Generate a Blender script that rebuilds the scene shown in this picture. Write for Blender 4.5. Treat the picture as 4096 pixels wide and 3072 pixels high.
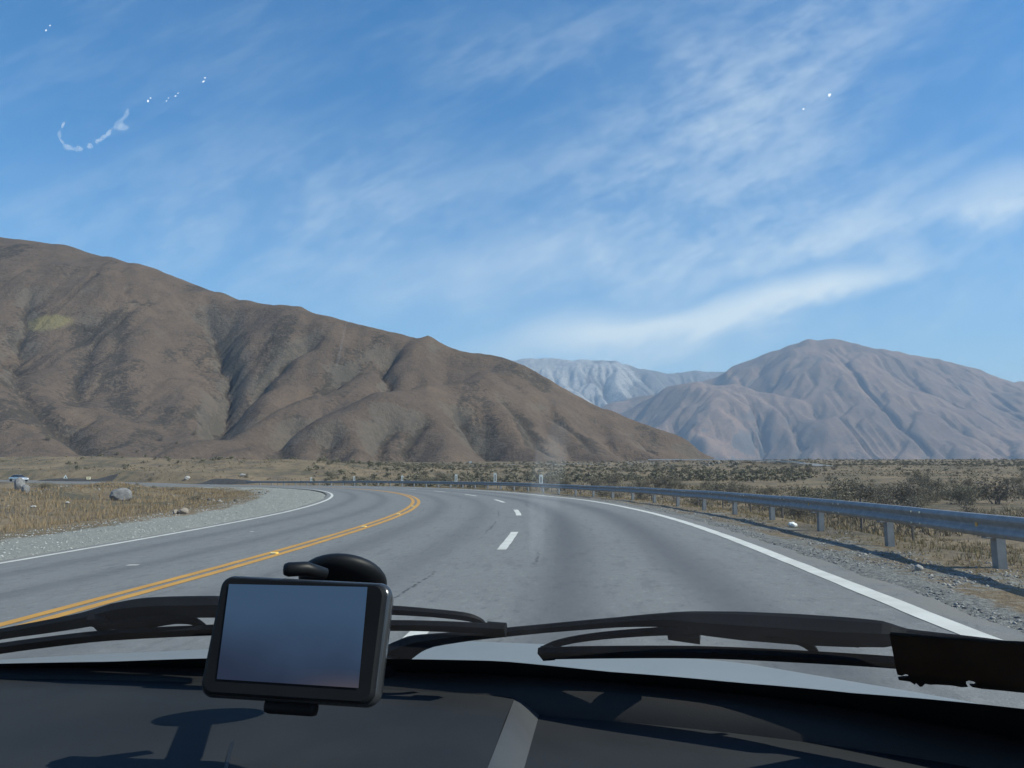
import bpy, bmesh, math, random
import numpy as np
from mathutils import Vector, Matrix

random.seed(7)
RNG = np.random.default_rng(11)
sc = bpy.context.scene
for o in list(bpy.data.objects):
    bpy.data.objects.remove(o, do_unlink=True)
COL = sc.collection

# ------------------------------------------------------------------ camera
CAM_H = 1.355
PITCH = 0.10954
FPX = 819.0
cam = bpy.data.cameras.new("camera")
cam.sensor_width = 36.0
cam.lens = FPX / 1024.0 * 36.0
cam.clip_start = 0.02
cam.clip_end = 60000.0
cam_o = bpy.data.objects.new("camera", cam)
COL.objects.link(cam_o)
cam_o.location = (0, 0, CAM_H)
cam_o.rotation_euler = (math.pi / 2 + PITCH, 0, 0)
sc.camera = cam_o

# ------------------------------------------------------------------ light
SUN_AZ = math.radians(104.0)      # to the right of the view direction
SUN_EL = math.radians(44.0)
SKY_STRENGTH = 0.130
SUN_STRENGTH = 4.7
sc.view_settings.view_transform = 'Standard'
sc.view_settings.look = 'None'
sc.view_settings.gamma = 1.0
sc.view_settings.use_curve_mapping = False
sc.view_settings.exposure = 0.45
sc.render.engine = 'CYCLES'
sc.cycles.use_denoising = True
sc.cycles.use_adaptive_sampling = True
sc.cycles.adaptive_threshold = 0.012
sc.cycles.max_bounces = 4
sc.cycles.diffuse_bounces = 2
sc.cycles.glossy_bounces = 2
sc.cycles.transparent_max_bounces = 16
sc.cycles.volume_bounces = 0

sun = bpy.data.lights.new("sun", 'SUN')
sun.energy = SUN_STRENGTH
sun.angle = math.radians(0.55)
sun.color = (1.0, 0.93, 0.81)
sun_o = bpy.data.objects.new("sun", sun)
COL.objects.link(sun_o)
sdir = Vector((math.sin(SUN_AZ) * math.cos(SUN_EL), math.cos(SUN_AZ) * math.cos(SUN_EL), math.sin(SUN_EL)))
sun_o.rotation_euler = sdir.to_track_quat('Z', 'Y').to_euler()
sun_o.location = sdir * 50


# ------------------------------------------------------------------ node helpers
class S:
    """a socket with arithmetic"""
    def __init__(s, nt, sock): s.nt, s.k = nt, sock
    def _m(s, op, *a, clamp=False):
        n = s.nt.nodes.new("ShaderNodeMath"); n.operation = op; n.use_clamp = clamp
        for i, v in enumerate((s,) + a):
            if isinstance(v, S): s.nt.links.new(v.k, n.inputs[i])
            else: n.inputs[i].default_value = v
        return S(s.nt, n.outputs[0])
    def __add__(s, o): return s._m('ADD', o)
    __radd__ = __add__
    def __sub__(s, o): return s._m('SUBTRACT', o)
    def __rsub__(s, o): return (s * -1.0) + o
    def __mul__(s, o): return s._m('MULTIPLY', o)
    __rmul__ = __mul__
    def __truediv__(s, o): return s._m('DIVIDE', o)
    def abs(s): return s._m('ABSOLUTE')
    def pow(s, e): return s._m('POWER', e)
    def exp(s): return s._m('EXPONENT')
    def max(s, o): return s._m('MAXIMUM', o)
    def min(s, o): return s._m('MINIMUM', o)
    def clamp(s): return s._m('ADD', 0.0, clamp=True)
    def ramp(s, a, b):
        """smoothstep from a to b"""
        n = s.nt.nodes.new("ShaderNodeMapRange"); n.interpolation_type = 'SMOOTHSTEP'
        s.nt.links.new(s.k, n.inputs[0])
        if a <= b:
            n.inputs[1].default_value, n.inputs[2].default_value = a, b
            n.inputs[3].default_value, n.inputs[4].default_value = 0, 1
        else:
            n.inputs[1].default_value, n.inputs[2].default_value = b, a
            n.inputs[3].default_value, n.inputs[4].default_value = 1, 0
        return S(s.nt, n.outputs[0])


def inp(nt, node, i, v):
    if isinstance(v, S): nt.links.new(v.k, node.inputs[i])
    else:
        if isinstance(v, (tuple, list)) and len(v) == 3 and node.inputs[i].type == 'RGBA': v = (*v, 1)
        node.inputs[i].default_value = v


def mixc(nt, f, a, b):
    n = nt.nodes.new("ShaderNodeMix"); n.data_type = 'RGBA'; n.clamp_factor = True
    inp(nt, n, 0, f); inp(nt, n, 6, a); inp(nt, n, 7, b)
    return S(nt, n.outputs[2])


def coords(nt, kind='Object'):
    n = nt.nodes.new("ShaderNodeTexCoord")
    return S(nt, n.outputs[kind])


def geo_pos(nt):
    return S(nt, nt.nodes.new("ShaderNodeNewGeometry").outputs['Position'])


def vmul(nt, v, s):
    n = nt.nodes.new("ShaderNodeVectorMath"); n.operation = 'MULTIPLY'
    nt.links.new(v.k, n.inputs[0]); n.inputs[1].default_value = s
    return S(nt, n.outputs[0])


def noise(nt, v, scale=1, detail=4, rough=0.55, dist=0.0, dims='3D'):
    n = nt.nodes.new("ShaderNodeTexNoise"); n.noise_dimensions = dims
    n.inputs['Scale'].default_value = scale; n.inputs['Detail'].default_value = detail
    n.inputs['Roughness'].default_value = rough; n.inputs['Distortion'].default_value = dist
    if v is not None: nt.links.new(v.k, n.inputs['Vector'])
    return S(nt, n.outputs['Fac'])


def voro(nt, v, scale, feature='F1', out='Distance'):
    n = nt.nodes.new("ShaderNodeTexVoronoi"); n.feature = feature
    n.inputs['Scale'].default_value = scale
    nt.links.new(v.k, n.inputs['Vector'])
    return S(nt, n.outputs[out])


def sepxyz(nt, v):
    n = nt.nodes.new("ShaderNodeSeparateXYZ"); nt.links.new(v.k, n.inputs[0])
    return [S(nt, n.outputs[i]) for i in range(3)]


def comxyz(nt, x, y, z):
    n = nt.nodes.new("ShaderNodeCombineXYZ")
    for i, v in enumerate((x, y, z)): inp(nt, n, i, v)
    return S(nt, n.outputs[0])


def attr(nt, name):
    n = nt.nodes.new("ShaderNodeAttribute"); n.attribute_name = name
    return S(nt, n.outputs['Fac'])


def newmat(name, color=(0.5, 0.5, 0.5), rough=0.8, metal=0.0, spec=None):
    m = bpy.data.materials.new(name); m.use_nodes = True
    nt = m.node_tree; b = nt.nodes['Principled BSDF']
    b.inputs['Base Color'].default_value = (*color, 1)
    b.inputs['Roughness'].default_value = rough
    b.inputs['Metallic'].default_value = metal
    if spec is not None: b.inputs['Specular IOR Level'].default_value = spec
    return m, nt, b


def setc(nt, b, c, key='Base Color'):
    nt.links.new(c.k, b.inputs[key])


def bump(nt, b, h, strength=0.5, dist=0.1):
    n = nt.nodes.new("ShaderNodeBump"); n.inputs['Strength'].default_value = strength
    n.inputs['Distance'].default_value = dist
    nt.links.new(h.k, n.inputs['Height']); nt.links.new(n.outputs[0], b.inputs['Normal'])


def speckled(name, c1, c2, scale, rough=0.8, metal=0.0, spec=None, detail=4, bmp=0.0, bdist=0.01):
    """plain material with object-space noise between two colours"""
    m, nt, b = newmat(name, c1, rough, metal, spec)
    p = coords(nt)
    f = noise(nt, p, scale, detail, 0.6)
    setc(nt, b, mixc(nt, f.ramp(0.3, 0.7), c1, c2))
    if bmp: bump(nt, b, f, bmp, bdist)
    return m


# ------------------------------------------------------------------ world: sky with thin cirrus
world = bpy.data.worlds.new("World"); sc.world = world; world.use_nodes = True
wt = world.node_tree
sky = wt.nodes.new("ShaderNodeTexSky"); sky.sky_type = 'NISHITA'; sky.sun_disc = False
sky.sun_elevation = SUN_EL; sky.sun_rotation = SUN_AZ
sky.altitude = 600.0; sky.air_density = 1.0; sky.dust_density = 0.5; sky.ozone_density = 1.4
wdir = coords(wt, 'Generated')
dx, dy, dz = sepxyz(wt, wdir)
den = dy.abs().max(0.05)
ga, ge = dx / den, dz / den                          # tangents of azimuth and elevation
gv = comxyz(wt, ga, ge, 0.0)


def wmap(v, loc, rot, scl):
    n = wt.nodes.new("ShaderNodeMapping"); n.vector_type = 'TEXTURE'
    n.inputs['Location'].default_value = (*loc, 0); n.inputs['Rotation'].default_value = (0, 0, rot); n.inputs['Scale'].default_value = (*scl, 1)
    wt.links.new(v.k, n.inputs['Vector']); return S(wt, n.outputs[0])


n_wisp = noise(wt, wmap(gv, (0, 0), math.radians(27), (0.21, 0.062)), 1.0, 5, 0.64, 0.0, '2D')
n_puff = noise(wt, wmap(gv, (0, 0), math.radians(10), (0.070, 0.050)), 1.0, 3, 0.62, 0.0, '2D')
wob = noise(wt, gv, 4.0, 2, 0.6, 0.0, '2D') - 0.5
gw_ = comxyz(wt, ga, ge + wob * 0.050 + (n_wisp - 0.5) * 0.035 + (n_puff - 0.5) * 0.018, 0.0)


def px_ae(px, py):
    u, v = (px - 512) / FPX, (384 - py) / FPX
    yy, z_ = math.cos(PITCH) - v * math.sin(PITCH), math.sin(PITCH) + v * math.cos(PITCH)
    return u / yy, z_ / yy


def band(p0, p1, w, amp):
    """a soft streak of cirrus lying along a line on the sky"""
    a0, e0 = px_ae(*p0); a1, e1 = px_ae(*p1)
    L = math.hypot(a1 - a0, e1 - e0)
    m = wmap(gw_, ((a0 + a1) / 2, (e0 + e1) / 2), math.atan2(e1 - e0, a1 - a0), (L * 0.80, w * 2.3))
    g = wt.nodes.new("ShaderNodeTexGradient"); g.gradient_type = 'SPHERICAL'
    wt.links.new(m.k, g.inputs[0])
    return S(wt, g.outputs['Fac']).ramp(0.0, 1.0) * amp


smooth_bands = (band((470, 352), (720, 322), 0.019, 0.85) + band((620, 334), (900, 274), 0.013, 1.05)
                + band((540, 352), (720, 350), 0.018, 0.45) + band((380, 292), (640, 258), 0.030, 0.35) + band((920, 210), (1100, 150), 0.020, 0.65))
bands = (band((390, 292), (640, 255), 0.032, 0.20) + band((540, 275), (980, 190), 0.095, 0.62)
         + band((540, 225), (860, 20), 0.085, 0.52)
         + band((640, 130), (940, -60), 0.085, 0.42) + band((430, 45), (640, 36), 0.040, 0.35)
         + band((0, 225), (440, 175), 0.055, 0.50) + band((230, 260), (560, 200), 0.045, 0.45)
         + band((700, 262), (1080, 215), 0.060, 0.45))
tex = 0.22 + n_wisp.ramp(0.30, 0.72) * 0.55 + n_puff.ramp(0.36, 0.70) * 0.42
veil = n_wisp.ramp(0.40, 0.80) * 0.10 + ge.ramp(0.36, 0.0) * 0.18
cloud = (bands * tex * 0.50 + smooth_bands * (0.62 + n_wisp.ramp(0.2, 0.8) * 0.25) + veil).clamp()
skyc = S(wt, sky.outputs[0])
hs = wt.nodes.new("ShaderNodeHueSaturation"); wt.links.new(skyc.k, hs.inputs['Color'])
hs.inputs['Saturation'].default_value = 1.44
skyc = S(wt, hs.outputs[0])
cloudc = mixc(wt, dz.max(0.0).ramp(0.0, 0.6), (6.6, 6.85, 7.0), (5.6, 6.0, 6.4))
final = mixc(wt, cloud * 0.85, skyc, cloudc)
bg = wt.nodes['Background']
wt.links.new(final.k, bg.inputs[0]); bg.inputs[1].default_value = SKY_STRENGTH


# ------------------------------------------------------------------ geometry helpers
def tag(o, label=None, cat=None, group=None, kind=None):
    if label: o["label"] = label
    if cat: o["category"] = cat
    if group: o["group"] = group
    if kind: o["kind"] = kind
    return o


def link(name, me, mat=None, parent=None, smooth=False):
    o = bpy.data.objects.new(name, me); COL.objects.link(o)
    if mat is not None and not me.materials: me.materials.append(mat)
    if parent is not None: o.parent = parent
    if smooth: me.polygons.foreach_set("use_smooth", [True] * len(me.polygons))
    return o


def empty(name, loc=(0, 0, 0), rz=0.0):
    o = bpy.data.objects.new(name, None); COL.objects.link(o)
    o.empty_display_size = 0.2; o.location = loc; o.rotation_euler = (0, 0, rz)
    return o


def mesh_np(name, V, F):
    """V (n,3) float, F (m,k) int, all faces with k corners"""
    V = np.asarray(V, dtype=np.float32); F = np.asarray(F, dtype=np.int32)
    me = bpy.data.meshes.new(name)
    k = F.shape[1]
    me.vertices.add(len(V)); me.vertices.foreach_set("co", V.ravel())
    me.loops.add(F.size); me.loops.foreach_set("vertex_index", F.ravel())
    me.polygons.add(len(F)); me.polygons.foreach_set("loop_start", np.arange(len(F), dtype=np.int32) * k)
    me.update(calc_edges=True); me.validate()
    return me


def add_attr(me, name, vals):
    a = me.attributes.new(name, 'FLOAT', 'POINT'); a.data.foreach_set("value", np.asarray(vals, dtype=np.float32).ravel())


def grid_faces(nr, nc):
    i = np.arange(nr * nc).reshape(nr, nc)
    return np.stack([i[:-1, :-1], i[:-1, 1:], i[1:, 1:], i[1:, :-1]], -1).reshape(-1, 4)


def from_bm(name, bm, mat=None, parent=None, smooth=False):
    me = bpy.data.meshes.new(name); bm.normal_update(); bm.to_mesh(me); bm.free()
    return link(name, me, mat, parent, smooth)


def add_box(bm, c, s, rot=None):
    r = bmesh.ops.create_cube(bm, size=1.0)
    M = Matrix.Translation(Vector(c)) @ (rot.to_4x4() if rot else Matrix()) @ Matrix.Diagonal((*s, 1))
    bmesh.ops.transform(bm, matrix=M, verts=r['verts'])
    return r['verts']


def bevel(bm, w, seg=2):
    bmesh.ops.bevel(bm, geom=list(bm.edges), offset=w, segments=seg, affect='EDGES', profile=0.6, clamp_overlap=True)


def sweep(bm, pts, prof, up=Vector((0, 0, 1)), scales=None, close=True):
    """sweep a closed 2-D profile (side, up) along 3-D points"""
    rings = []
    n = len(pts)
    for i, p in enumerate(pts):
        a = Vector(pts[max(i - 1, 0)]); b = Vector(pts[min(i + 1, n - 1)])
        t = (b - a).normalized()
        side = t.cross(up).normalized(); u2 = side.cross(t).normalized()
        s = 1.0 if scales is None else scales[i]
        s = s if isinstance(s, (tuple, list)) else (s, s)
        rings.append([bm.verts.new(Vector(p) + side * (x * s[0]) + u2 * (y * s[1])) for x, y in prof])
    k = len(prof)
    for i in range(n - 1):
        for j in range(k if close else k - 1):
            bm.faces.new((rings[i][j], rings[i][(j + 1) % k], rings[i + 1][(j + 1) % k], rings[i + 1][j]))
    if close:
        bm.faces.new(rings[0][::-1]); bm.faces.new(rings[-1])
    bmesh.ops.recalc_face_normals(bm, faces=bm.faces[:])


def circle_prof(r, n=8):
    return [(r * math.cos(2 * math.pi * i / n), r * math.sin(2 * math.pi * i / n)) for i in range(n)]


def vnoise(x, y, seed=0):
    """value noise, vectorised"""
    xi, yi = np.floor(x).astype(np.int64), np.floor(y).astype(np.int64)
    xf, yf = x - xi, y - yi
    xf, yf = xf * xf * xf * (xf * (xf * 6 - 15) + 10), yf * yf * yf * (yf * (yf * 6 - 15) + 10)
    def h(a, b):
        n = (a * 374761393 + b * 668265263 + seed * 974634777) & 0xffffffff
        n = ((n ^ (n >> 13)) * 1274126177) & 0xffffffff
        return ((n ^ (n >> 16)) & 0xffff) / 65535.0
    return (h(xi, yi) * (1 - xf) + h(xi + 1, yi) * xf) * (1 - yf) + (h(xi, yi + 1) * (1 - xf) + h(xi + 1, yi + 1) * xf) * yf


def fbm(x, y, oct=5, seed=0, gain=0.5):
    s, a, t = 0.0, 1.0, 0.0
    for i in range(oct):
        s = s + a * (vnoise(x, y, seed + i * 17) - 0.5); t += a
        x, y, a = x * 2.03 + 11.3, y * 2.03 - 7.7, a * gain
    return s / t * 2


def sstep(a, b, x):
    t = np.clip((x - a) / (b - a), 0, 1); return t * t * (3 - 2 * t)


def ray(px, py):
    """direction of a photograph point (1024 x 768 units), scaled so that its forward part is 1"""
    u, v = (px - 512) / FPX, (384 - py) / FPX
    yy, z_ = math.cos(PITCH) - v * math.sin(PITCH), math.sin(PITCH) + v * math.cos(PITCH)
    return np.array([u / yy, 1.0, z_ / yy])


def PD(px, py, depth):
    return np.array([0, 0, CAM_H]) + ray(px, py) * depth


# ------------------------------------------------------------------ the road's line (measured, metres)
SC = 1.29
K_S = np.array([-5, 5, 12, 20, 28, 36, 45, 55, 70, 90, 120, 160, 190, 260.])
K_V = np.array([-1.2924, -0.3435, 0.5914, 0.8717, 1.0307, 1.1563, 0.7712, 0.6057, 0.9001, 0.8358, 0.8046, 0.72, 0.12, 0.0]) / 100
Z_S = np.array([-5, 10, 25, 45, 70, 100, 114, 130, 150, 170, 200., 260])
Z_V = np.array([0, 0, 0.0414, 0.1837, 0.3647, 0.6841, 0.869, 1.30, 2.10, 2.92, 4.2, 6.6])
ROLL = -0.0338
OFF_A, OFF_C, OFF_D, OFF_E = -3.6787 * SC, 3.3439 * SC, 6.8911 * SC, 8.922 * SC
_ds = 0.25
_s = np.arange(-5, 255, _ds)
_k = np.interp(_s, K_S, K_V)
_th = 0.00838 + np.cumsum(_k) * _ds
_x = -4.5443 + np.cumsum(-np.sin(_th)) * _ds
_y = np.cumsum(np.cos(_th)) * _ds - 5
_z = np.interp(_s, Z_S, Z_V)
_b = np.interp(_s, [0, 40, 160], [0, -0.0376, -0.0128])
# back extension
nb = 100
sb = -5 - _ds * np.arange(nb, 0, -1)
_x = np.concatenate([_x[0] + math.sin(_th[0]) * (-5 - sb) * 1.0, _x]); _y = np.concatenate([_y[0] - (-5 - sb), _y])
_z = np.concatenate([np.zeros(nb), _z]); _b = np.concatenate([np.zeros(nb), _b]); _th = np.concatenate([np.full(nb, _th[0]), _th])
RS = np.concatenate([sb, _s]) * SC


def _rollrot(P):
    """turn the measured frame about the optical axis so that the camera stands upright"""
    ax = np.array([0, math.cos(PITCH), math.sin(PITCH)])
    c, s = math.cos(ROLL), math.sin(ROLL)
    Q = P - np.array([0, 0, CAM_H])
    return (Q * c + np.cross(ax, Q) * s + ax * (Q @ ax)[:, None] * (1 - c)) + np.array([0, 0, CAM_H])


def _raw(o):
    return np.stack([_x * SC + o * np.cos(_th), _y * SC + o * np.sin(_th), _z * SC + _b * o], 1)


_sgn = 1
RC = _rollrot(_raw(0.0)); RR = _rollrot(_raw(8.0)) ; RL = _rollrot(_raw(-8.0))
RV = (RR - RL) / 16.0                       # right vector with its bank
RTH = np.arctan2(RV[:, 1], RV[:, 0])
RS_END = RS[-1]


def road_pt(s, o, dz=0.0):
    s = np.asarray(s, float); o = np.asarray(o, float)
    c = np.stack([np.interp(s, RS, RC[:, i]) for i in range(3)], -1)
    v = np.stack([np.interp(s, RS, RV[:, i]) for i in range(3)], -1)
    p = c + v * o[..., None]
    p[..., 2] += dz
    return p


_cs = RC[::3]; _cv = RV[::3]; _css = RS[::3]


def road_so(x, y):
    x = np.asarray(x, float); y = np.asarray(y, float); shp = x.shape
    x, y = x.ravel(), y.ravel()
    s = np.empty(len(x)); o = np.empty(len(x)); idx = np.empty(len(x), int)
    for a in range(0, len(x), 20000):
        b = a + 20000
        d = (x[a:b, None] - _cs[None, :, 0]) ** 2 + (y[a:b, None] - _cs[None, :, 1]) ** 2
        i = d.argmin(1); idx[a:b] = i
        nv = _cv[i, :2]; nv = nv / np.linalg.norm(nv, axis=1)[:, None]
        rx, ry = x[a:b] - _cs[i, 0], y[a:b] - _cs[i, 1]
        o[a:b] = rx * nv[:, 0] + ry * nv[:, 1]
        far = np.sqrt(d[np.arange(len(i)), i])
        # beyond either end of the line
        o[a:b] = np.where(np.abs(far) > np.abs(o[a:b]) + 4, np.sign(o[a:b] + 1e-9) * far, o[a:b])
        along = -rx * nv[:, 1] + ry * nv[:, 0]
        s[a:b] = _css[i] + along
    return s.reshape(shp), o.reshape(shp), idx.reshape(shp)


PAVE_L, PAVE_R = OFF_A - 0.35, OFF_D + 0.45

# the embanked road far off in the middle
EMB = np.array([PD(*q) for q in ((432, 468.0, 285), (470, 466.0, 310), (560, 463.0, 340), (640, 461.4, 350), (700, 461.2, 345), (760, 461.8, 330), (806, 463.4, 305), (832, 467.0, 285))])


def poly_dist(x, y, P):
    """distance to a polyline in plan and the height along it"""
    best = np.full(x.shape, 1e18); z = np.zeros(x.shape)
    for a, b in zip(P[:-1], P[1:]):
        dx_, dy_ = b[0] - a[0], b[1] - a[1]
        t = np.clip(((x - a[0]) * dx_ + (y - a[1]) * dy_) / (dx_ * dx_ + dy_ * dy_ + 1e-9), 0, 1)
        d = (x - a[0] - t * dx_) ** 2 + (y - a[1] - t * dy_) ** 2
        m = d < best
        best = np.where(m, d, best); z = np.where(m, a[2] + t * (b[2] - a[2]), z)
    return np.sqrt(best), z


def plain(x, y):
    r = np.hypot(x, y)
    t = -0.7 + 0.0205 * (np.maximum(r - 62, 0) ** 2 / (np.maximum(r - 62, 0) + 40))
    t = np.where(r > 740, t - 0.03 * (r - 740) ** 2 / (r - 740 + 300.0), t)
    t = np.maximum(t, -25 + 0 * r)
    t = t + fbm(x / 60, y / 60, 4, 3) * 0.9 * sstep(40, 160, r) + fbm(x / 9, y / 9, 4, 5) * 0.28 * sstep(10, 40, r)
    return t


def ground_z(x, y):
    x = np.asarray(x, float); y = np.asarray(y, float)
    s, o, i = road_so(x, y)
    e = np.maximum(np.maximum(o - PAVE_R, PAVE_L - o), 0.0)
    zr = _cs[i, 2] + _cv[i, 2] * np.clip(o, PAVE_L, PAVE_R)
    right = o > 0
    T = plain(x, y)
    # outer side: a shallow ditch behind the rail then the plain; far round the bend a low cut bank
    bank = sstep(150, 185, s) * 2.2 * sstep(2.5, 7.5, e) + sstep(150, 185, s) * 1.3 * sstep(18, 45, e)
    ditch = -0.9 * sstep(2.6, 6.0, e) * (1 - sstep(8, 26, e)) * (1 - sstep(120, 160, s))
    zo = zr + (T - zr) * sstep(5, 45, e) + ditch + bank * (1 - sstep(30, 90, e) * 0.75)
    # inner side: a dry field just under road level with a spoil bank
    spoil = 0.75 * np.exp(-((e - 17 - 3 * fbm(s / 14, e * 0, 2, 8)) / 3.2) ** 2) * sstep(38, 55, s) * (1 - sstep(105, 125, s))
    zi = zr - 0.35 * sstep(3.0, 9.0, e) + spoil + fbm(x / 7, y / 7, 4, 21) * 0.35 * sstep(3.5, 10, e) + fbm(x / 26, y / 26, 3, 22) * 0.7 * sstep(8, 25, e)
    z = np.where(right, zo, zi)
    z = z + fbm(x / 0.9, y / 0.9, 3, 31) * 0.05 * sstep(0.5, 2.0, e)
    z = z - 0.05 * (1 - sstep(0.0, 0.5, e)) - 0.02
    d, ez = poly_dist(x, y, EMB)
    z = np.maximum(z, ez - 0.15 - 0.5 * np.maximum(d - 4.5, 0) + fbm(x / 3, y / 3, 3, 41) * 0.25 * sstep(4.0, 6.0, d))
    return z


_gz_cache = {}


def gpt(px, py, lo=4.0, hi=1100.0):
    """where the sight line of a photograph point meets the ground"""
    d = ray(px, py)
    t = np.geomspace(lo, hi, 700)
    X, Y, Z = d[0] * t, t, CAM_H + d[2] * t
    g = ground_z(X, Y)
    k = np.argmax(g >= Z)
    if g[k] < Z[k]: k = len(t) - 1
    if k > 0:
        a, b = t[k - 1], t[k]
        f = (Z[k - 1] - g[k - 1]) / max(1e-9, (Z[k - 1] - g[k - 1]) - (Z[k] - g[k]))
        tt = a + (b - a) * f
    else: tt = t[k]
    return Vector((d[0] * tt, tt, float(ground_z(np.array([d[0] * tt]), np.array([tt]))[0])))


# ------------------------------------------------------------------ materials of the land
def ground_material():
    m, nt, b = newmat("dry_ground", rough=0.95, spec=0.15)
    p = geo_pos(nt)
    flat = vmul(nt, p, (1, 1, 0.3))
    n1 = noise(nt, flat, 0.05, 6, 0.6)
    n2 = noise(nt, flat, 0.45, 6, 0.62)
    n3 = noise(nt, flat, 5.0, 5, 0.65)
    n4 = noise(nt, flat, 0.16, 5, 0.6, 0.6)
    straw = mixc(nt, n2.ramp(0.35, 0.65), (0.130, 0.096, 0.060), (0.205, 0.155, 0.098))
    straw = mixc(nt, n3.ramp(0.42, 0.7), straw, (0.255, 0.198, 0.130))
    earth = mixc(nt, n3.ramp(0.3, 0.7), (0.095, 0.076, 0.056), (0.155, 0.125, 0.092))
    scrub = mixc(nt, n3.ramp(0.3, 0.7), (0.052, 0.052, 0.038), (0.100, 0.092, 0.062))
    c = mixc(nt, n4.ramp(0.50, 0.62), straw, earth)
    c = mixc(nt, n1.ramp(0.44, 0.60) * n2.ramp(0.40, 0.58) * 0.85, c, scrub)
    # gravel beside the tarmac
    g = attr(nt, "gravel")
    st = voro(nt, p, 22.0, 'F1', 'Color')
    stn = noise(nt, p, 16.0, 4, 0.7)
    gr = mixc(nt, stn.ramp(0.3, 0.72), (0.100, 0.100, 0.094), (0.270, 0.270, 0.250))
    pale = attr(nt, "pale")
    gr = mixc(nt, pale, gr, mixc(nt, stn.ramp(0.3, 0.7), (0.190, 0.190, 0.168), (0.295, 0.298, 0.268)))
    edge = (g + (n2 - 0.5) * 1.0 + (n3 - 0.5) * 0.9).ramp(0.38, 0.62)
    c = mixc(nt, edge, c, gr)
    setc(nt, b, c)
    n5 = noise(nt, p, 26.0, 4, 0.7)
    bump(nt, b, n3 * 0.7 + n5 * 0.3 + n2 * 0.6, 0.9, 0.12)
    return m


def asphalt_material():
    m, nt, b = newmat("asphalt", rough=0.78, spec=0.35)
    uv = S(nt, nt.nodes.new("ShaderNodeUVMap").outputs[0])
    s_, o_, _ = sepxyz(nt, uv)
    p = geo_pos(nt)
    n1 = noise(nt, comxyz(nt, s_ * 0.05, o_ * 0.8, 0.0), 1.0, 4, 0.5)
    n2 = noise(nt, p, 60.0, 3, 0.75)
    n3 = noise(nt, p, 0.35, 5, 0.6)
    vs = voro(nt, p, 75.0, 'F1', 'Color')
    grain = S(nt, nt.nodes.new("ShaderNodeRGBToBW").outputs[0])
    nt.links.new(vs.k, grain.k.node.inputs[0])
    c = mixc(nt, n2.ramp(0.2, 0.8), (0.132, 0.133, 0.128), (0.205, 0.206, 0.199))
    c = mixc(nt, n3.ramp(0.35, 0.7) * 0.5, c, (0.150, 0.149, 0.145))
    c = mixc(nt, grain.ramp(0.80, 0.97) * 0.55, c, (0.30, 0.30, 0.29))
    c = mixc(nt, grain.ramp(0.16, 0.02) * 0.6, c, (0.045, 0.045, 0.045))
    # blotches, oil drips and fine surface wear drawn out along the traffic
    n6 = noise(nt, comxyz(nt, s_ * 0.8, o_ * 4.0, 0.0), 1.0, 5, 0.7, 0.0, '2D')
    n7 = noise(nt, comxyz(nt, s_ * 4.0, o_ * 7.0, 0.0), 1.0, 4, 0.7, 0.0, '2D')
    c = mixc(nt, n6.ramp(0.52, 0.70) * 0.35, c, (0.080, 0.081, 0.082))
    c = mixc(nt, n7.ramp(0.58, 0.70) * 0.45, c, (0.070, 0.071, 0.072))
    c = mixc(nt, n7.ramp(0.42, 0.30) * 0.40, c, (0.245, 0.243, 0.234))
    # tyre-polished tracks in each lane
    tr = None
    for q, w, a in ((-3.4, 0.34, 0.5), (-1.7, 0.34, 0.5), (1.25, 0.38, 0.5), (3.05, 0.38, 0.45), (5.55, 0.42, 0.8), (7.35, 0.42, 0.8)):
        d = (o_ - q + (n1 - 0.5) * 0.5) * (1 / w)
        t = (d * d * -1.0).exp() * a
        tr = t if tr is None else tr + t
    trn = noise(nt, comxyz(nt, s_ * 0.035, o_ * 0.2, 2.0), 1.0, 3, 0.5)
    c = mixc(nt, tr * (0.45 + trn * 0.7), c, (0.068, 0.070, 0.074))
    # ragged cracks along the paving joint and a few across
    wv = noise(nt, comxyz(nt, s_ * 0.9, 0.0, 0.0), 1.0, 6, 0.7) - 0.5
    for q, amp, thr in ((3.62, 0.7, 0.46), (5.05, 0.9, 0.56), (0.62, 0.5, 0.60), (2.1, 1.2, 0.58), (6.5, 0.8, 0.6)):
        gate = noise(nt, comxyz(nt, s_ * 0.16, q, 0.0), 1.0, 2, 0.5).ramp(thr - 0.04, thr + 0.04)
        ck = ((o_ - q) + wv * amp * 0.5).abs().ramp(0.035, 0.008) * gate
        br = noise(nt, p, 9.0, 3, 0.7).ramp(0.42, 0.55)
        c = mixc(nt, ck * br * 0.85, c, (0.028, 0.028, 0.028))
    # dust blown on at the edges
    dn = noise(nt, p, 1.6, 5, 0.65)
    dust = ((o_ - (PAVE_R - 0.55)).ramp(0.0, 0.6) + ((o_ * -1.0) + (PAVE_L + 0.35)).ramp(0.0, 0.4))
    c = mixc(nt, dust * dn.ramp(0.35, 0.62) * 0.85, c, (0.19, 0.175, 0.15))
    setc(nt, b, c)
    bump(nt, b, grain * 0.5 + n2, 0.55, 0.006)
    return m


def paint_material(name, c1, c2):
    m, nt, b = newmat(name, rough=0.6, spec=0.3)
    p = geo_pos(nt)
    n = noise(nt, p, 22.0, 5, 0.7)
    n2 = noise(nt, p, 2.0, 4, 0.6)
    c = mixc(nt, n2.ramp(0.3, 0.7), c1, c2)
    c = mixc(nt, n.ramp(0.62, 0.75) * n2.ramp(0.35, 0.7) * 0.8, c, (0.13, 0.13, 0.125))
    setc(nt, b, c); bump(nt, b, n, 0.3, 0.004)
    return m


M_GROUND = ground_material()
M_ASPHALT = asphalt_material()
M_WHITE = paint_material("white_line_paint", (0.60, 0.59, 0.54), (0.50, 0.49, 0.44))
M_YELLOW = paint_material("yellow_line_paint", (0.52, 0.27, 0.045), (0.44, 0.225, 0.040))


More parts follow.
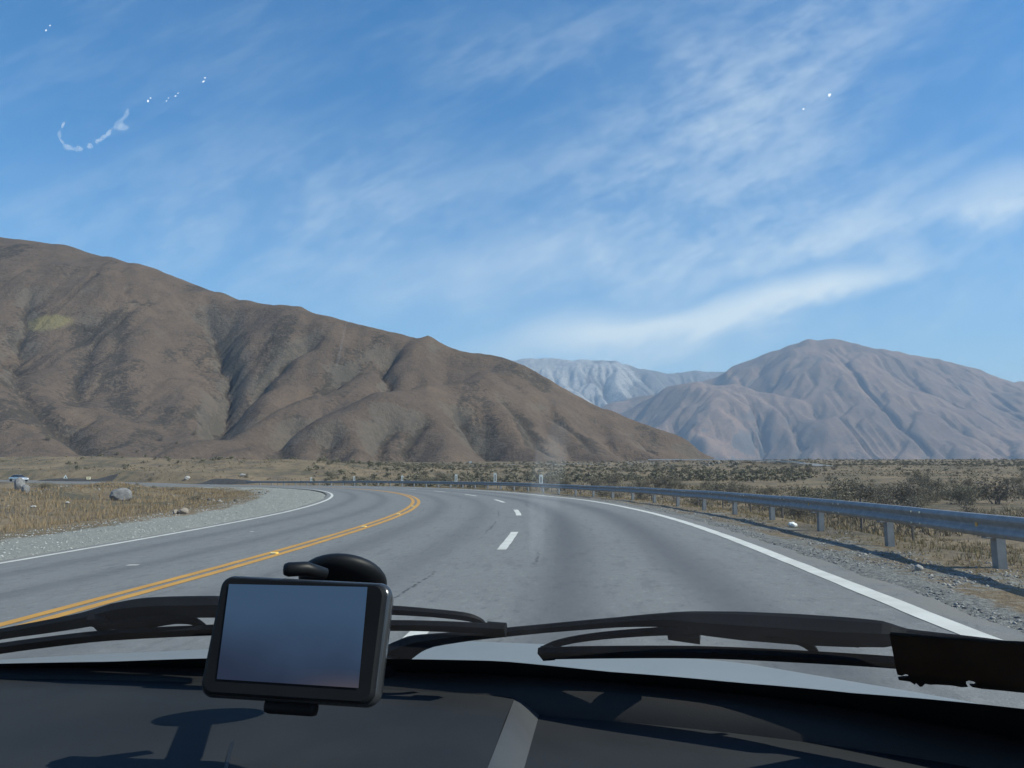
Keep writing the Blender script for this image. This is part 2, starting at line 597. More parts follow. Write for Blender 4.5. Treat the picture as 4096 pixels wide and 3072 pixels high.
# ------------------------------------------------------------------ ground sheet
def build_ground():
    az = np.concatenate([np.linspace(-180, -44, 40, endpoint=False), np.linspace(-44, 44, 760), np.linspace(44, 180, 41)[1:]])
    r = np.concatenate([[0.6], np.geomspace(2.2, 1200, 440), np.geomspace(1260, 9000, 26)])
    A, R = np.meshgrid(np.radians(az), r)
    X, Y = R * np.sin(A), R * np.cos(A)
    Z = ground_z(X, Y)
    s, o, i = road_so(X, Y)
    e = np.maximum(np.maximum(o - PAVE_R, PAVE_L - o), 0.0)
    wl = 3.4 + 2.6 * sstep(30, 75, s) * (1 - sstep(110, 150, s))          # wide gravel on the inside of the bend
    gr = np.where(o > 0, 0.46 * (1 - sstep(1.6, 3.2, e)) + 0.5 * (1 - sstep(0.1, 0.8, e)), 1 - sstep(wl * 0.45, wl * 1.3, e))
    gr = gr * np.where(s > 165, 0.6, 1.0)
    me = mesh_np("ground", np.stack([X, Y, Z], -1).reshape(-1, 3), grid_faces(*X.shape)[:, ::-1])
    add_attr(me, "gravel", gr); add_attr(me, "pale", (o < 0) * 1.0)
    return tag(link("ground", me, M_GROUND, smooth=True), kind="structure")


ground = build_ground()


# ------------------------------------------------------------------ the road and its paint
def strip(name, s0, s1, o0, o1, step, no, dz, mat, parent=None, wob=0.0):
    n = max(2, int((s1 - s0) / step) + 1)
    ss = np.linspace(s0, s1, n); oo = np.linspace(o0, o1, no)
    Sg, Og = np.meshgrid(ss, oo, indexing='ij')
    if wob:
        Og = Og + (fbm(Sg * 1.7, Og * 3, 3, 61)) * wob * (np.abs(Og - (o0 + o1) / 2) > abs(o1 - o0) * 0.49)
    P = road_pt(Sg, Og, dz)
    me = mesh_np(name, P.reshape(-1, 3), grid_faces(n, no)[:, ::-1])
    uvl = me.uv_layers.new(name="UVMap")
    li = np.empty(len(me.loops), np.int32); me.loops.foreach_get("vertex_index", li)
    uv = np.stack([Sg.ravel()[li], Og.ravel()[li]], -1)
    uvl.data.foreach_set("uv", uv.astype(np.float32).ravel())
    return link(name, me, mat, parent, smooth=True)


road = tag(strip("road", -28, RS_END - 1, PAVE_L, PAVE_R, 0.5, 41, 0.0, M_ASPHALT, wob=0.14), kind="structure")
LZ = 0.005
strip("edge_line", -25, RS_END - 2, OFF_A - 0.08, OFF_A + 0.08, 0.35, 3, LZ, M_WHITE, road, 0.012)
strip("edge_line", -25, RS_END - 2, OFF_D - 0.11, OFF_D + 0.11, 0.35, 3, LZ, M_WHITE, road, 0.016)
for q in (-0.142, 0.142):
    strip("centre_line", -25, RS_END - 2, q - 0.082, q + 0.082, 0.35, 3, LZ, M_YELLOW, road, 0.010)
S0, SP = 12.044 * SC, 9.4476 * SC
k = -3
while S0 + k * SP < RS_END - 6:
    s_ = S0 + k * SP
    strip("lane_dash", s_, s_ + 4.5, OFF_C - 0.09, OFF_C + 0.09, 0.3, 3, LZ, M_WHITE, road, 0.014)
    k += 1
# small worn marks in the oncoming lane
for (px, py, w) in ((132.5, 569.5, 6), (252, 534.5, 3)):
    p = gpt(px, py)
    s_, o_, _ = road_so(np.array([p.x]), np.array([p.y]))
    strip("worn_mark", s_[0] - 0.06, s_[0] + 0.06, o_[0] - 0.05 * w / 3, o_[0] + 0.05 * w / 3, 0.1, 3, LZ, M_WHITE, road)

# raised yellow reflectors on the double line
M_REFL = speckled("yellow_reflector", (0.75, 0.42, 0.04), (0.85, 0.55, 0.08), 30, 0.35)
M_REFLW = speckled("pale_reflector", (0.75, 0.72, 0.55), (0.65, 0.6, 0.42), 40, 0.3)
for j, (px, py, lab) in enumerate(((258.6, 557.8, "raised yellow reflector on the double line just above the navigation device"),
                                   (354.4, 529.6, "raised yellow reflector on the double line, second one out"),
                                   (394.5, 516.4, "raised yellow reflector on the double line, third one out"),
                                   (411, 508.2, "raised yellow reflector on the double line, farthest one by the bend"))):
    p = gpt(px, py)
    s_, o_, _ = road_so(np.array([p.x]), np.array([p.y]))
    c = road_pt(s_, np.array([0.0]), LZ)[0]
    e = empty("road_reflector", c, float(np.interp(s_[0], RS, RTH)))
    tag(e, lab, "reflector", "raised reflectors on the centre line")
    bm = bmesh.new()
    v = add_box(bm, (0, 0, 0.012), (0.16, 0.13, 0.028))
    for q in v:
        if q.co.z > 0.02: q.co.x *= 0.72; q.co.y *= 0.6
    bevel(bm, 0.004, 1)
    from_bm("housing", bm, M_REFL, e)
    bm = bmesh.new(); add_box(bm, (0, -0.056, 0.014), (0.1, 0.008, 0.014), Matrix.Rotation(-0.7, 3, 'X'))
    from_bm("lens", bm, M_REFLW, e)


# ------------------------------------------------------------------ hills and mountains
def erode(H, cell, n, K=0.02, m=0.5, diff=0.08, keep=None):
    """stream-power erosion: water finds gullies down the slopes"""
    nr, nc = H.shape
    idx = np.arange(nr * nc).reshape(nr, nc)
    offs = [(-1, 0), (1, 0), (0, -1), (0, 1), (-1, -1), (-1, 1), (1, -1), (1, 1)]
    H = H.copy()
    for it in range(n):
        Hp = np.pad(H, 1, mode='edge')
        best = np.zeros_like(H); rec = idx.copy()
        for a, b in offs:
            nb_ = Hp[1 + a:1 + a + nr, 1 + b:1 + b + nc]
            sl = (H - nb_) / (cell * math.hypot(a, b))
            ii = np.clip(np.arange(nr)[:, None] + a, 0, nr - 1) * nc + np.clip(np.arange(nc)[None, :] + b, 0, nc - 1)
            mk = sl > best
            best = np.where(mk, sl, best); rec = np.where(mk, ii, rec)
        order = np.argsort(H.ravel())[::-1].tolist()
        acc = [1.0] * (nr * nc); rl = rec.ravel().tolist()
        for q in order:
            r_ = rl[q]
            if r_ != q: acc[r_] += acc[q]
        A = np.array(acc).reshape(nr, nc)
        dh = K * (np.minimum(A, 900.0) ** m) * best * cell
        drop = best * cell
        dh = np.minimum(dh, drop * 0.7)
        if keep is not None: dh = dh * keep
        H = H - dh
        Hp = np.pad(H, 1, mode='edge')
        lap = (Hp[:-2, 1:-1] + Hp[2:, 1:-1] + Hp[1:-1, :-2] + Hp[1:-1, 2:] - 4 * H)
        H = H + diff * lap
    return H, A


def ridge_field(X, Y, ridges, seed, warp=40.0, wscale=160.0):
    """land falling away on both sides of each crest line"""
    wx = X + fbm(X / wscale, Y / wscale, 3, seed) * warp
    wy = Y + fbm(X / wscale + 31, Y / wscale, 3, seed + 1) * warp
    H = np.full(X.shape, -1e9)
    for pts, slope, rnd in ridges:
        P = np.array([PD(px * 0.46293, py * 0.46293, d) for px, py, d in pts])
        d, z = poly_dist(wx, wy, P)
        h = z - slope * (np.sqrt(d * d + rnd * rnd) - rnd)
        # smooth maximum
        kk = rnd * 0.5
        mx = np.maximum(H, h); df = np.abs(H - h)
        H = mx + np.where(df < kk, (kk - df) ** 2 / (4 * kk), 0)
    return H


def field_hit(X, Y, H, px, py):
    """where a sight line (photograph point, 2212 units) first meets a height field"""
    d = ray(px * 0.46293, py * 0.46293); x0, y0, c = X[0, 0], Y[0, 0], X[0, 1] - X[0, 0]
    t = np.arange(Y[0, 0], Y[-1, 0] - c, c * 0.5)
    ix = np.clip(((d[0] * t - x0) / c).astype(int), 0, X.shape[1] - 1); iy = np.clip(((t - y0) / c).astype(int), 0, X.shape[0] - 1)
    hit = H[iy, ix] >= CAM_H + d[2] * t
    k = int(np.argmax(hit)) if hit.any() else len(t) - 1
    return np.array([d[0] * t[k], t[k], H[iy[k], ix[k]]])


def carve(X, Y, H, lines, seed):
    """cut named ravines; returns the land and how near each place is to a ravine floor"""
    wet = np.zeros_like(H)
    paths = [(np.array([field_hit(X, Y, H, *q) for q in pts]), dep, w) for pts, dep, w in lines]
    wob = fbm(X / 35, Y / 35, 3, seed) * 9
    for P, dep, w in paths:
        L = np.concatenate([[0], np.cumsum(np.linalg.norm(np.diff(P[:, :2], axis=0), axis=1))])
        Q = P.copy(); Q[:, 2] = L / L[-1]
        d, f = poly_dist(X + wob, Y + wob * 0.5, Q)
        taper = sstep(0.0, 0.22, f) * (1 - 0.5 * sstep(0.85, 1.0, f))
        H = H - 1.75 * dep * taper * np.exp(-(np.abs(d) / w) ** 1.05)
        wet = np.maximum(wet, taper * np.exp(-(d / (w * 0.85)) ** 2))
    return H, wet


def match_skyline(X, Y, H, pts, damp=1.0):
    """raise or lower the land bearing by bearing so that its skyline stands at the measured heights"""
    b = np.clip(np.round((X / Y * FPX + 512)), -400, 1500).astype(int) + 400
    el = (H - CAM_H) / Y
    mx = np.full(1901, -1.0); np.maximum.at(mx, b.ravel(), el.ravel())
    tp = np.array([ray(px * 0.46293, py * 0.46293)[[0, 2]] for px, py in pts])
    tx = tp[:, 0] * FPX + 512
    cols = np.arange(1901) - 400
    mx = np.max(np.stack([np.roll(mx, k) for k in range(-6, 7)]), 0)
    ok = mx > 0.004
    act = np.interp(cols, cols[ok], mx[ok]); act = np.convolve(np.pad(act, 3, mode='edge'), np.ones(7) / 7, 'valid')
    tgt = np.interp(cols, tx, tp[:, 1])
    rat = np.clip(tgt / np.maximum(act, 0.004), 0.7, 1.45)
    rat = np.where((cols < tx[0]) | (cols > tx[-1]), np.interp(cols, tx, np.interp(tx, cols, rat)), rat)
    R = np.interp((X / Y * FPX + 512).ravel(), cols, rat).reshape(X.shape)
    return np.where(H > 0, CAM_H + (H - CAM_H) * R, H)


def hill_material(name, cols, sc_, rockc, attr_on=True, bs=1.0, bd=2.6):
    """cols: grass light, grass dark, scrub, soil"""
    m, nt, b = newmat(name, rough=0.95, spec=0.1)
    p = geo_pos(nt)
    n1 = noise(nt, p, 0.012 * sc_, 5, 0.6, 0.4)
    n2 = noise(nt, p, 0.06 * sc_, 6, 0.65, 0.3)
    n3 = noise(nt, p, 0.35 * sc_, 5, 0.7)
    n4 = noise(nt, vmul(nt, p, (1, 1, 0.35)), 0.028 * sc_, 5, 0.6, 0.8)
    c = mixc(nt, n1.ramp(0.38, 0.62), cols[0], cols[1])
    c = mixc(nt, n2.ramp(0.45, 0.68) * 0.75, c, cols[3])
    veg = attr(nt, "veg")
    sm = (veg * 0.8 + (n4 - 0.5) * 1.2 + (n2 - 0.5) * 0.9 + (n3 - 0.5) * 1.8).ramp(0.36, 0.66)
    c = mixc(nt, sm * 0.78, c, cols[2])
    # single dark bushes of a metre or three
    vd = voro(nt, p, 0.26 * sc_, 'F1', 'Distance')
    spk = vd.ramp(0.42, 0.22) * (veg * 0.5 + (n2 - 0.5) * 1.6 + (n1 - 0.5) * 0.8).ramp(-0.15, 0.35)
    c = mixc(nt, spk * 0.35, c, tuple(q * 0.8 for q in cols[2]))
    n5 = noise(nt, p, 1.1 * sc_, 4, 0.75)
    c = mixc(nt, n3.ramp(0.52, 0.68) * 0.30, c, cols[2])
    c = mixc(nt, n3.ramp(0.46, 0.34) * 0.32, c, tuple(q * 1.4 for q in cols[0]))
    c = mixc(nt, n5.ramp(0.55, 0.72) * 0.28, c, cols[2])
    c = mixc(nt, n5.ramp(0.45, 0.28) * 0.45, c, tuple(q * 1.45 for q in cols[0]))
    # bare rock on the steepest ground
    ng = nt.nodes.new("ShaderNodeNewGeometry")
    _, _, nz = sepxyz(nt, S(nt, ng.outputs['Normal']))
    rk = (nz + (n2 - 0.5) * 0.45 + (n3 - 0.5) * 0.35).ramp(rockc[1], rockc[1] - 0.10)
    c = mixc(nt, rk * rockc[2], c, rockc[0])
    yp = attr(nt, "patch")
    c = mixc(nt, (yp + (n3 - 0.5) * 0.8).ramp(0.35, 0.65) * 0.8, c, (0.20, 0.17, 0.085))
    setc(nt, b, c)
    bump(nt, b, n3 * 0.5 + n2, bs, bd)
    return m


def heightfield(name, H, X, Y, veg, mat, patch=None):
    me = mesh_np(name, np.stack([X, Y, H], -1).reshape(-1, 3), grid_faces(*X.shape))
    add_attr(me, "veg", veg); add_attr(me, "patch", patch if patch is not None else 0 * veg)
    return tag(link(name, me, mat, smooth=True), kind="structure")


def axes(x0, x1, y0, y1, cell):
    x = np.arange(x0, x1, cell); y = np.arange(y0, y1, cell)
    return np.meshgrid(x, y)


# --- the brown hill on the left
L_R = [
    ([(-420, 470, 1040), (-150, 500, 975), (0, 510, 940), (150, 530, 905), (330, 577, 870), (430, 613, 850), (500, 637, 840), (575, 655, 830), (650, 662, 820), (750, 692, 805), (860, 717, 792), (905, 729, 784), (925, 724, 780), (960, 742, 778), (1000, 755, 775), (1070, 767, 772), (1110, 778, 770), (1160, 800, 768), (1220, 835, 765), (1300, 875, 760), (1380, 907, 755), (1440, 928, 750), (1480, 945, 742), (1505, 965, 735), (1525, 1000, 725)], 0.60, 26),
    ([(330, 577, 870), (292, 640, 790), (285, 740, 700), (315, 850, 610), (370, 960, 520), (400, 1010, 480)], 0.52, 34),
    ([(-420, 560, 880), (-220, 640, 740), (0, 742, 620), (110, 850, 545), (205, 960, 470), (250, 1010, 440)], 0.58, 22),
    ([(650, 662, 820), (612, 705, 760), (585, 770, 690), (560, 830, 630), (505, 890, 565), (455, 930, 520)], 0.62, 14),
    ([(925, 725, 780), (860, 765, 720), (770, 805, 660), (650, 850, 600), (540, 890, 548), (470, 930, 505)], 0.62, 12),
    ([(1110, 778, 770), (1040, 802, 710), (930, 836, 640), (830, 850, 590), (720, 880, 545), (645, 905, 515), (560, 955, 475), (500, 1000, 445)], 0.66, 14),
    ([(830, 850, 590), (790, 890, 552), (770, 940, 510), (760, 1000, 465)], 0.80, 9),
    ([(700, 886, 538), (668, 930, 500), (650, 1000, 455)], 0.85, 8),
    ([(930, 836, 640), (930, 890, 582), (950, 950, 530), (965, 1000, 490)], 0.78, 11),
    ([(1040, 802, 710), (1070, 870, 630), (1110, 930, 575), (1150, 1000, 515)], 0.74, 12),
    ([(1160, 800, 768), (1200, 870, 675), (1270, 930, 610), (1340, 985, 560), (1360, 1005, 540)], 0.68, 14),
    ([(1300, 875, 760), (1350, 925, 680), (1420, 965, 635), (1470, 1000, 600)], 0.64, 12),
    ([(150, 530, 905), (110, 620, 800), (100, 720, 700), (140, 830, 610), (200, 890, 560)], 0.50, 26),
    ([(470, 625, 845), (440, 700, 760), (420, 800, 660), (430, 880, 580), (440, 930, 530)], 0.60, 12),
]
GX, GY = axes(-1050, 330, 400, 1180, 3.0)
H0 = ridge_field(GX, GY, L_R, 71, 16.0, 90.0)
H0 = np.maximum(H0, -6 + 0.012 * (GY - 400))
H0 = H0 + fbm(GX / 60, GY / 60, 5, 75) * 2.0 * sstep(2, 30, H0) + fbm(GX / 9, GY / 9, 3, 76) * 0.5
GUL = [([(435, 620), (462, 690), (488, 760), (498, 825), (480, 870), (462, 915)], 17, 24), ([(690, 705), (610, 745), (545, 820), (505, 855)], 9, 13),
       ([(0, 700), (60, 790), (120, 860), (165, 905), (200, 960)], 13, 20), ([(835, 748), (830, 790), (827, 835)], 7, 8), ([(775, 778), (735, 800), (690, 838)], 7, 10),
       ([(645, 885), (600, 925), (562, 985)], 10, 13), ([(830, 866), (822, 920), (836, 985)], 10, 11), ([(1180, 850), (1240, 900), (1300, 950), (1360, 988)], 7, 13),
       ([(1330, 905), (1400, 950), (1440, 980)], 7, 11), ([(985, 860), (1030, 930), (1062, 985)], 8, 11), ([(250, 640), (240, 740), (255, 830), (300, 900)], 2.5, 17),
       ([(90, 610), (62, 690), (40, 740)], 8, 18), ([(175, 640), (180, 740), (152, 840)], 3, 15), ([(700, 900), (690, 940), (700, 985)], 7, 9), ([(900, 880), (880, 930), (890, 985)], 7, 9), ([(1090, 830), (1140, 900), (1180, 960)], 7, 11)]
H0, wetL = carve(GX, GY, H0, GUL, 77)
dR, _ = poly_dist(GX, GY, np.array([PD(px * 0.46293, py * 0.46293, d) for px, py, d in L_R[0][0]]))
keepm = sstep(4, 60, dR) * sstep(2, 20, H0)
H1, A1 = erode(H0, 3.0, 7, 0.020, 0.45, 0.018, keepm)
H1 = match_skyline(GX, GY, H1, [q[:2] for q in L_R[0][0]])
H1 = H1 + fbm(GX / 5, GY / 5, 3, 79) * 0.35
gul = sstep(1.2, 4.2, np.log(A1)) * sstep(3, 25, H1)
streak = fbm(GX / 30, GY / 105, 5, 81) + 0.5 * fbm(GX / 95, GY / 160, 3, 83)
vegL = gul * 0.2 + wetL * 0.75 + 0.6 * sstep(0.10, 0.46, streak) * sstep(4, 30, H1)
PC = PD(112 * 0.46293, 700 * 0.46293, 735)
patch = np.exp(-((GX - PC[0]) / 22) ** 2 - ((H1 - PC[2]) / 11) ** 2)
M_HILL = hill_material("hill_dry_grass", [(0.130, 0.094, 0.070), (0.102, 0.076, 0.059), (0.042, 0.038, 0.032), (0.086, 0.067, 0.053)], 1.0, ((0.125, 0.112, 0.095), 0.76, 0.45))
hill = heightfield("hill", H1, GX, GY, vegL, M_HILL, patch)

# --- the blue range on the right
R_R = [
    ([(1380, 850, 7000), (1480, 835, 6900), (1550, 808, 6800), (1580, 787, 6750), (1640, 766, 6700), (1690, 746, 6650), (1735, 731, 6600), (1765, 734, 6600), (1800, 731, 6600), (1850, 740, 6620), (1900, 752, 6650), (1960, 762, 6680), (2050, 778, 6700), (2110, 795, 6720), (2160, 812, 6750), (2212, 823, 6800), (2450, 880, 6900), (2700, 900, 7000)], 0.55, 120),
    ([(1735, 731, 6600), (1690, 775, 6300), (1705, 830, 6000), (1760, 880, 5700), (1840, 940, 5300)], 0.62, 60),
    ([(1330, 905, 6500), (1400, 860, 6350), (1450, 832, 6200), (1530, 822, 6000), (1600, 826, 5800), (1690, 858, 5550), (1770, 893, 5300), (1850, 950, 4950), (1900, 1005, 4700)], 0.60, 60),
    ([(1600, 826, 5800), (1555, 865, 5500), (1530, 920, 5150), (1560, 975, 4850), (1590, 1005, 4700)], 0.62, 45),
    ([(1690, 858, 5550), (1690, 910, 5250), (1740, 970, 4900), (1770, 1005, 4720)], 0.62, 40),
    ([(1530, 822, 6000), (1470, 870, 5700), (1430, 920, 5400), (1440, 980, 5000)], 0.6, 45),
    ([(1850, 740, 6620), (1870, 800, 6250), (1850, 850, 5950), (1900, 920, 5500), (1990, 985, 5000), (2010, 1005, 4900)], 0.60, 60),
    ([(1870, 800, 6250), (1960, 850, 5900), (2030, 910, 5500), (2130, 965, 5150), (2200, 1005, 4900)], 0.60, 60),
    ([(1960, 762, 6680), (2020, 815, 6350), (2120, 860, 6000), (2230, 905, 5650), (2330, 960, 5300)], 0.58, 60),
    ([(2160, 812, 6750), (2260, 860, 6400), (2400, 910, 6000)], 0.58, 60),
    ([(2000, 985, 5000), (2080, 955, 4950), (2200, 950, 4900), (2350, 965, 4900)], 0.5, 50),
]
GX2, GY2 = axes(150, 5600, 4300, 7900, 17.0)
H0 = ridge_field(GX2, GY2, R_R, 171, 150.0, 420.0)
H0 = np.maximum(H0, -30 + 0 * GX2)
H0 = H0 + fbm(GX2 / 260, GY2 / 260, 5, 175) * 22 * sstep(5, 120, H0) + fbm(GX2 / 45, GY2 / 45, 3, 176) * 3
dR, _ = poly_dist(GX2, GY2, np.array([PD(px * 0.46293, py * 0.46293, d) for px, py, d in R_R[0][0]]))
H1, A1 = erode(H0, 17.0, 15, 0.034, 0.45, 0.010, sstep(20, 250, dR) * sstep(0, 60, H0))
H1 = match_skyline(GX2, GY2, H1, [q[:2] for q in R_R[0][0]][2:])
vegR = sstep(1.5, 4.5, np.log(A1)) * 0.6 + 0.4 * sstep(0.1, 0.5, fbm(GX2 / 500, GY2 / 500, 4, 181))
M_RANGE = hill_material("range_dry_slopes", [(0.225, 0.152, 0.116), (0.150, 0.106, 0.086), (0.054, 0.052, 0.048), (0.128, 0.098, 0.084)], 0.12, ((0.10, 0.10, 0.105), 0.66, 0.8), bs=0.8, bd=10)
mountain = heightfield("mountain", H1, GX2, GY2, vegR, M_RANGE)

# --- the pale rock mountain in the gap
C_R = [
    ([(900, 800, 9600), (1040, 782, 9500), (1110, 777, 9450), (1150, 772, 9400), (1230, 775, 9400), (1330, 779, 9450), (1390, 794, 9500), (1440, 805, 9550), (1500, 800, 9700), (1560, 803, 9800), (1700, 840, 9900)], 0.75, 60),
    ([(1230, 775, 9400), (1225, 820, 8900), (1260, 870, 8450), (1290, 930, 8000)], 0.95, 40),
    ([(1330, 779, 9450), (1320, 820, 8900), (1360, 860, 8400), (1400, 920, 8000)], 0.85, 40),
    ([(1150, 772, 9400), (1130, 830, 8800), (1150, 900, 8200)], 0.9, 40),
    ([(1440, 805, 9550), (1420, 840, 9000), (1450, 880, 8500)], 0.75, 40),
    ([(1280, 778, 9420), (1275, 830, 8900), (1310, 880, 8400)], 1.0, 25),
]
GX3, GY3 = axes(-700, 2600, 7850, 10300, 20.0)
H0 = ridge_field(GX3, GY3, C_R, 271, 150.0, 500.0)
H0 = np.maximum(H0, -30 + 0 * GX3) + fbm(GX3 / 220, GY3 / 220, 5, 275) * 34 + fbm(GX3 / 50, GY3 / 50, 3, 276) * 9
dR, _ = poly_dist(GX3, GY3, np.array([PD(px * 0.46293, py * 0.46293, d) for px, py, d in C_R[0][0]]))
H1, A1 = erode(H0, 20.0, 16, 0.04, 0.45, 0.006, sstep(20, 260, dR))
H1 = match_skyline(GX3, GY3, H1, [q[:2] for q in C_R[0][0]][:10])
# pale scree and cliffs on the left half of its face
pxs = GX3 / GY3 * FPX + 512
vegC = sstep(640, 585, pxs + fbm(GX3 / 300, GY3 / 300, 4, 280) * 60) * 1.0


def pale_material():
    m, nt, b = newmat("pale_rock", rough=0.95, spec=0.1)
    p = geo_pos(nt)
    n2 = noise(nt, p, 0.006, 6, 0.65, 0.6); n3 = noise(nt, p, 0.03, 5, 0.7)
    f = (attr(nt, "veg") + (n2 - 0.5) * 1.6 + (n3 - 0.5) * 0.6).ramp(0.35, 0.75)
    c = mixc(nt, n3.ramp(0.35, 0.7), (0.13, 0.125, 0.12), (0.19, 0.17, 0.15))
    c = mixc(nt, f, c, mixc(nt, n3.ramp(0.3, 0.7), (0.21, 0.20, 0.188), (0.38, 0.362, 0.338)))
    setc(nt, b, c); bump(nt, b, n2 + n3 * 0.5, 0.9, 22)
    return m


pale_mountain = heightfield("mountain", H1, GX3, GY3, vegC, pale_material())

# ------------------------------------------------------------------ the air
bm = bmesh.new()
add_box(bm, (0, 2000, 700), (22000, 20400, 1540))
haze = from_bm("haze", bm)
tag(haze, kind="stuff")
hm = bpy.data.materials.new("haze_air"); hm.use_nodes = True
hn = hm.node_tree; hn.nodes.clear()
ho = hn.nodes.new("ShaderNodeOutputMaterial"); pv = hn.nodes.new("ShaderNodeVolumePrincipled")
pv.inputs['Color'].default_value = (0.52, 0.73, 1.0, 1)
pv.inputs['Density'].default_value = 8.6e-5
pv.inputs['Anisotropy'].default_value = 0.0
hn.links.new(pv.outputs[0], ho.inputs['Volume'])
haze.data.materials.append(hm)


# ------------------------------------------------------------------ guard rail round the outside of the bend
def steel(name, c1, c2, rough=0.5, metal=0.55):
    m, nt, b = newmat(name, c1, rough, metal)
    p = coords(nt)
    n = noise(nt, p, 6, 5, 0.6); n2 = noise(nt, vmul(nt, p, (1, 1, 4)), 25, 4, 0.7)
    c = mixc(nt, n.ramp(0.3, 0.7), c1, c2)
    c = mixc(nt, n2.ramp(0.66, 0.8) * 0.5, c, (0.14, 0.10, 0.07))
    setc(nt, b, c)
    r = n.ramp(0.2, 0.8) * 0.2 + (rough - 0.1)
    nt.links.new(r.k, b.inputs['Roughness'])
    return m


M_STEEL = steel("galvanised_steel", (0.27, 0.28, 0.29), (0.21, 0.22, 0.23), 0.62, 0.30)
M_POST = steel("galvanised_post", (0.24, 0.255, 0.265), (0.19, 0.20, 0.21), 0.6, 0.3)
M_WOOD = speckled("grey_fence_wood", (0.085, 0.072, 0.06), (0.16, 0.14, 0.12), 18, 0.9)
M_WIRE, _, _ = newmat("fence_wire", (0.12, 0.12, 0.12), 0.6, 0.5)
M_AMBER = speckled("amber_reflector", (0.45, 0.20, 0.02), (0.6, 0.32, 0.04), 60, 0.3)
M_SIGNW = speckled("white_sign_sheet", (0.46, 0.50, 0.50), (0.38, 0.42, 0.43), 6, 0.6)
M_SIGNB = speckled("black_sign_print", (0.02, 0.022, 0.024), (0.035, 0.035, 0.035), 9, 0.6)
M_SIGNR = speckled("red_sign_border", (0.42, 0.06, 0.045), (0.35, 0.05, 0.04), 9, 0.55)

RAIL_TOP, POST_P, POST_0 = 0.70, 2.95157 * SC, 9.3681 * SC
RAIL_S1 = 118.5 * SC
# W-beam section: side (towards the traffic is negative), height
WB = [(0.0, 0.0), (-0.025, -0.008), (-0.062, -0.045), (-0.070, -0.068), (-0.052, -0.100), (-0.022, -0.130), (-0.012, -0.155),
      (-0.022, -0.180), (-0.052, -0.210), (-0.070, -0.242), (-0.062, -0.265), (-0.025, -0.302), (0.0, -0.310)]
WB2 = WB + [(x + 0.006, z) for x, z in WB[::-1]]
gpost0 = road_pt(np.array([POST_0]), np.array([OFF_E]))[0]
rail = empty("guard_rail", Vector((0, 0, 0)))
tag(rail, "long galvanised guard rail on short steel posts round the outside of the bend", "guard rail")


def railframe(s, o):
    P = road_pt(np.array([s]), np.array([o]))[0]
    th = float(np.interp(s, RS, RTH))
    return Vector(P), th


post_me = None
bm = bmesh.new()      # C-section post, local x across the road, z up, foot below ground
add_box(bm, (0.0, -0.082, -0.05), (0.12, 0.006, 1.35)); add_box(bm, (0.0, 0.082, -0.05), (0.12, 0.006, 1.35))
add_box(bm, (-0.057, 0.0, -0.052), (0.006, 0.158, 1.346))
post_me = bpy.data.meshes.new("post"); bm.to_mesh(post_me); bm.free(); post_me.materials.append(M_POST)
bm = bmesh.new(); add_box(bm, (-0.13, 0, 0.5), (0.13, 0.15, 0.30)); bevel(bm, 0.008, 1)
block_me = bpy.data.meshes.new("spacer_block"); bm.to_mesh(block_me); bm.free(); block_me.materials.append(M_POST)
bm = bmesh.new(); add_box(bm, (0, 0, 0), (0.012, 0.07, 0.10)); bevel(bm, 0.004, 1)
refl_me = bpy.data.meshes.new("rail_reflector"); bm.to_mesh(refl_me); bm.free(); refl_me.materials.append(M_AMBER)
bm = bmesh.new(); bmesh.ops.create_cone(bm, segments=6, radius1=0.018, radius2=0.014, depth=0.02, cap_ends=True)
bmesh.ops.rotate(bm, matrix=Matrix.Rotation(math.pi / 2, 3, 'Y'), verts=bm.verts)
bolt_me = bpy.data.meshes.new("bolt"); bm.to_mesh(bolt_me); bm.free(); bolt_me.materials.append(M_REFLW)

ptops = []
n_posts = int((RAIL_S1 - POST_0) / POST_P)
for k in range(-4, n_posts + 1):
    s = POST_0 + k * POST_P
    far = k > 10
    P, th = railframe(s, OFF_E)
    p = link("post", post_me, None, rail)
    lean = random.uniform(-0.02, 0.02)
    p.location = P; p.rotation_euler = (random.uniform(-0.015, 0.015), lean, th)
    if k < 16:
        b_ = link("spacer_block", block_me, None, rail); b_.location = P; b_.rotation_euler = (0, 0, th)
    if k < 14:
        if k % 2 == 0:
            r_ = link("rail_reflector", refl_me, None, rail)
            q = road_pt(np.array([s + 0.12]), np.array([OFF_E - 0.222]), RAIL_TOP - 0.155)[0]
            r_.location = q; r_.rotation_euler = (0, 0, th)
        for dd in (-0.16, 0.16):
            for hz in (-0.07, -0.245):
                bl = link("bolt", bolt_me, None, rail)
                q = road_pt(np.array([s + 2.0 + dd]), np.array([OFF_E - 0.275]), RAIL_TOP + hz)[0]
                bl.location = q; bl.rotation_euler = (0, 0, th)
# beam panels, each lapped over the next
k = -4
while POST_0 + (k + 1) * POST_P < RAIL_S1 + 0.5:
    s0, s1 = POST_0 + k * POST_P + 2.0, POST_0 + (k + 1) * POST_P + 2.0 + 0.16
    lap = 0.003 * (k % 2)
    jz = random.uniform(-0.012, 0.012); jz2 = random.uniform(-0.012, 0.012)
    pts = []
    for q in np.linspace(s0, min(s1, RAIL_S1 + 0.4), 4):
        f = (q - s0) / (s1 - s0)
        pts.append(Vector(road_pt(np.array([q]), np.array([OFF_E - 0.197 - lap]), RAIL_TOP + jz * (1 - f) + jz2 * f)[0]))
    bm = bmesh.new()
    sweep(bm, pts, [(x, z) for x, z in WB2])
    from_bm("rail_beam", bm, M_STEEL, rail, smooth=False)
    k += 1

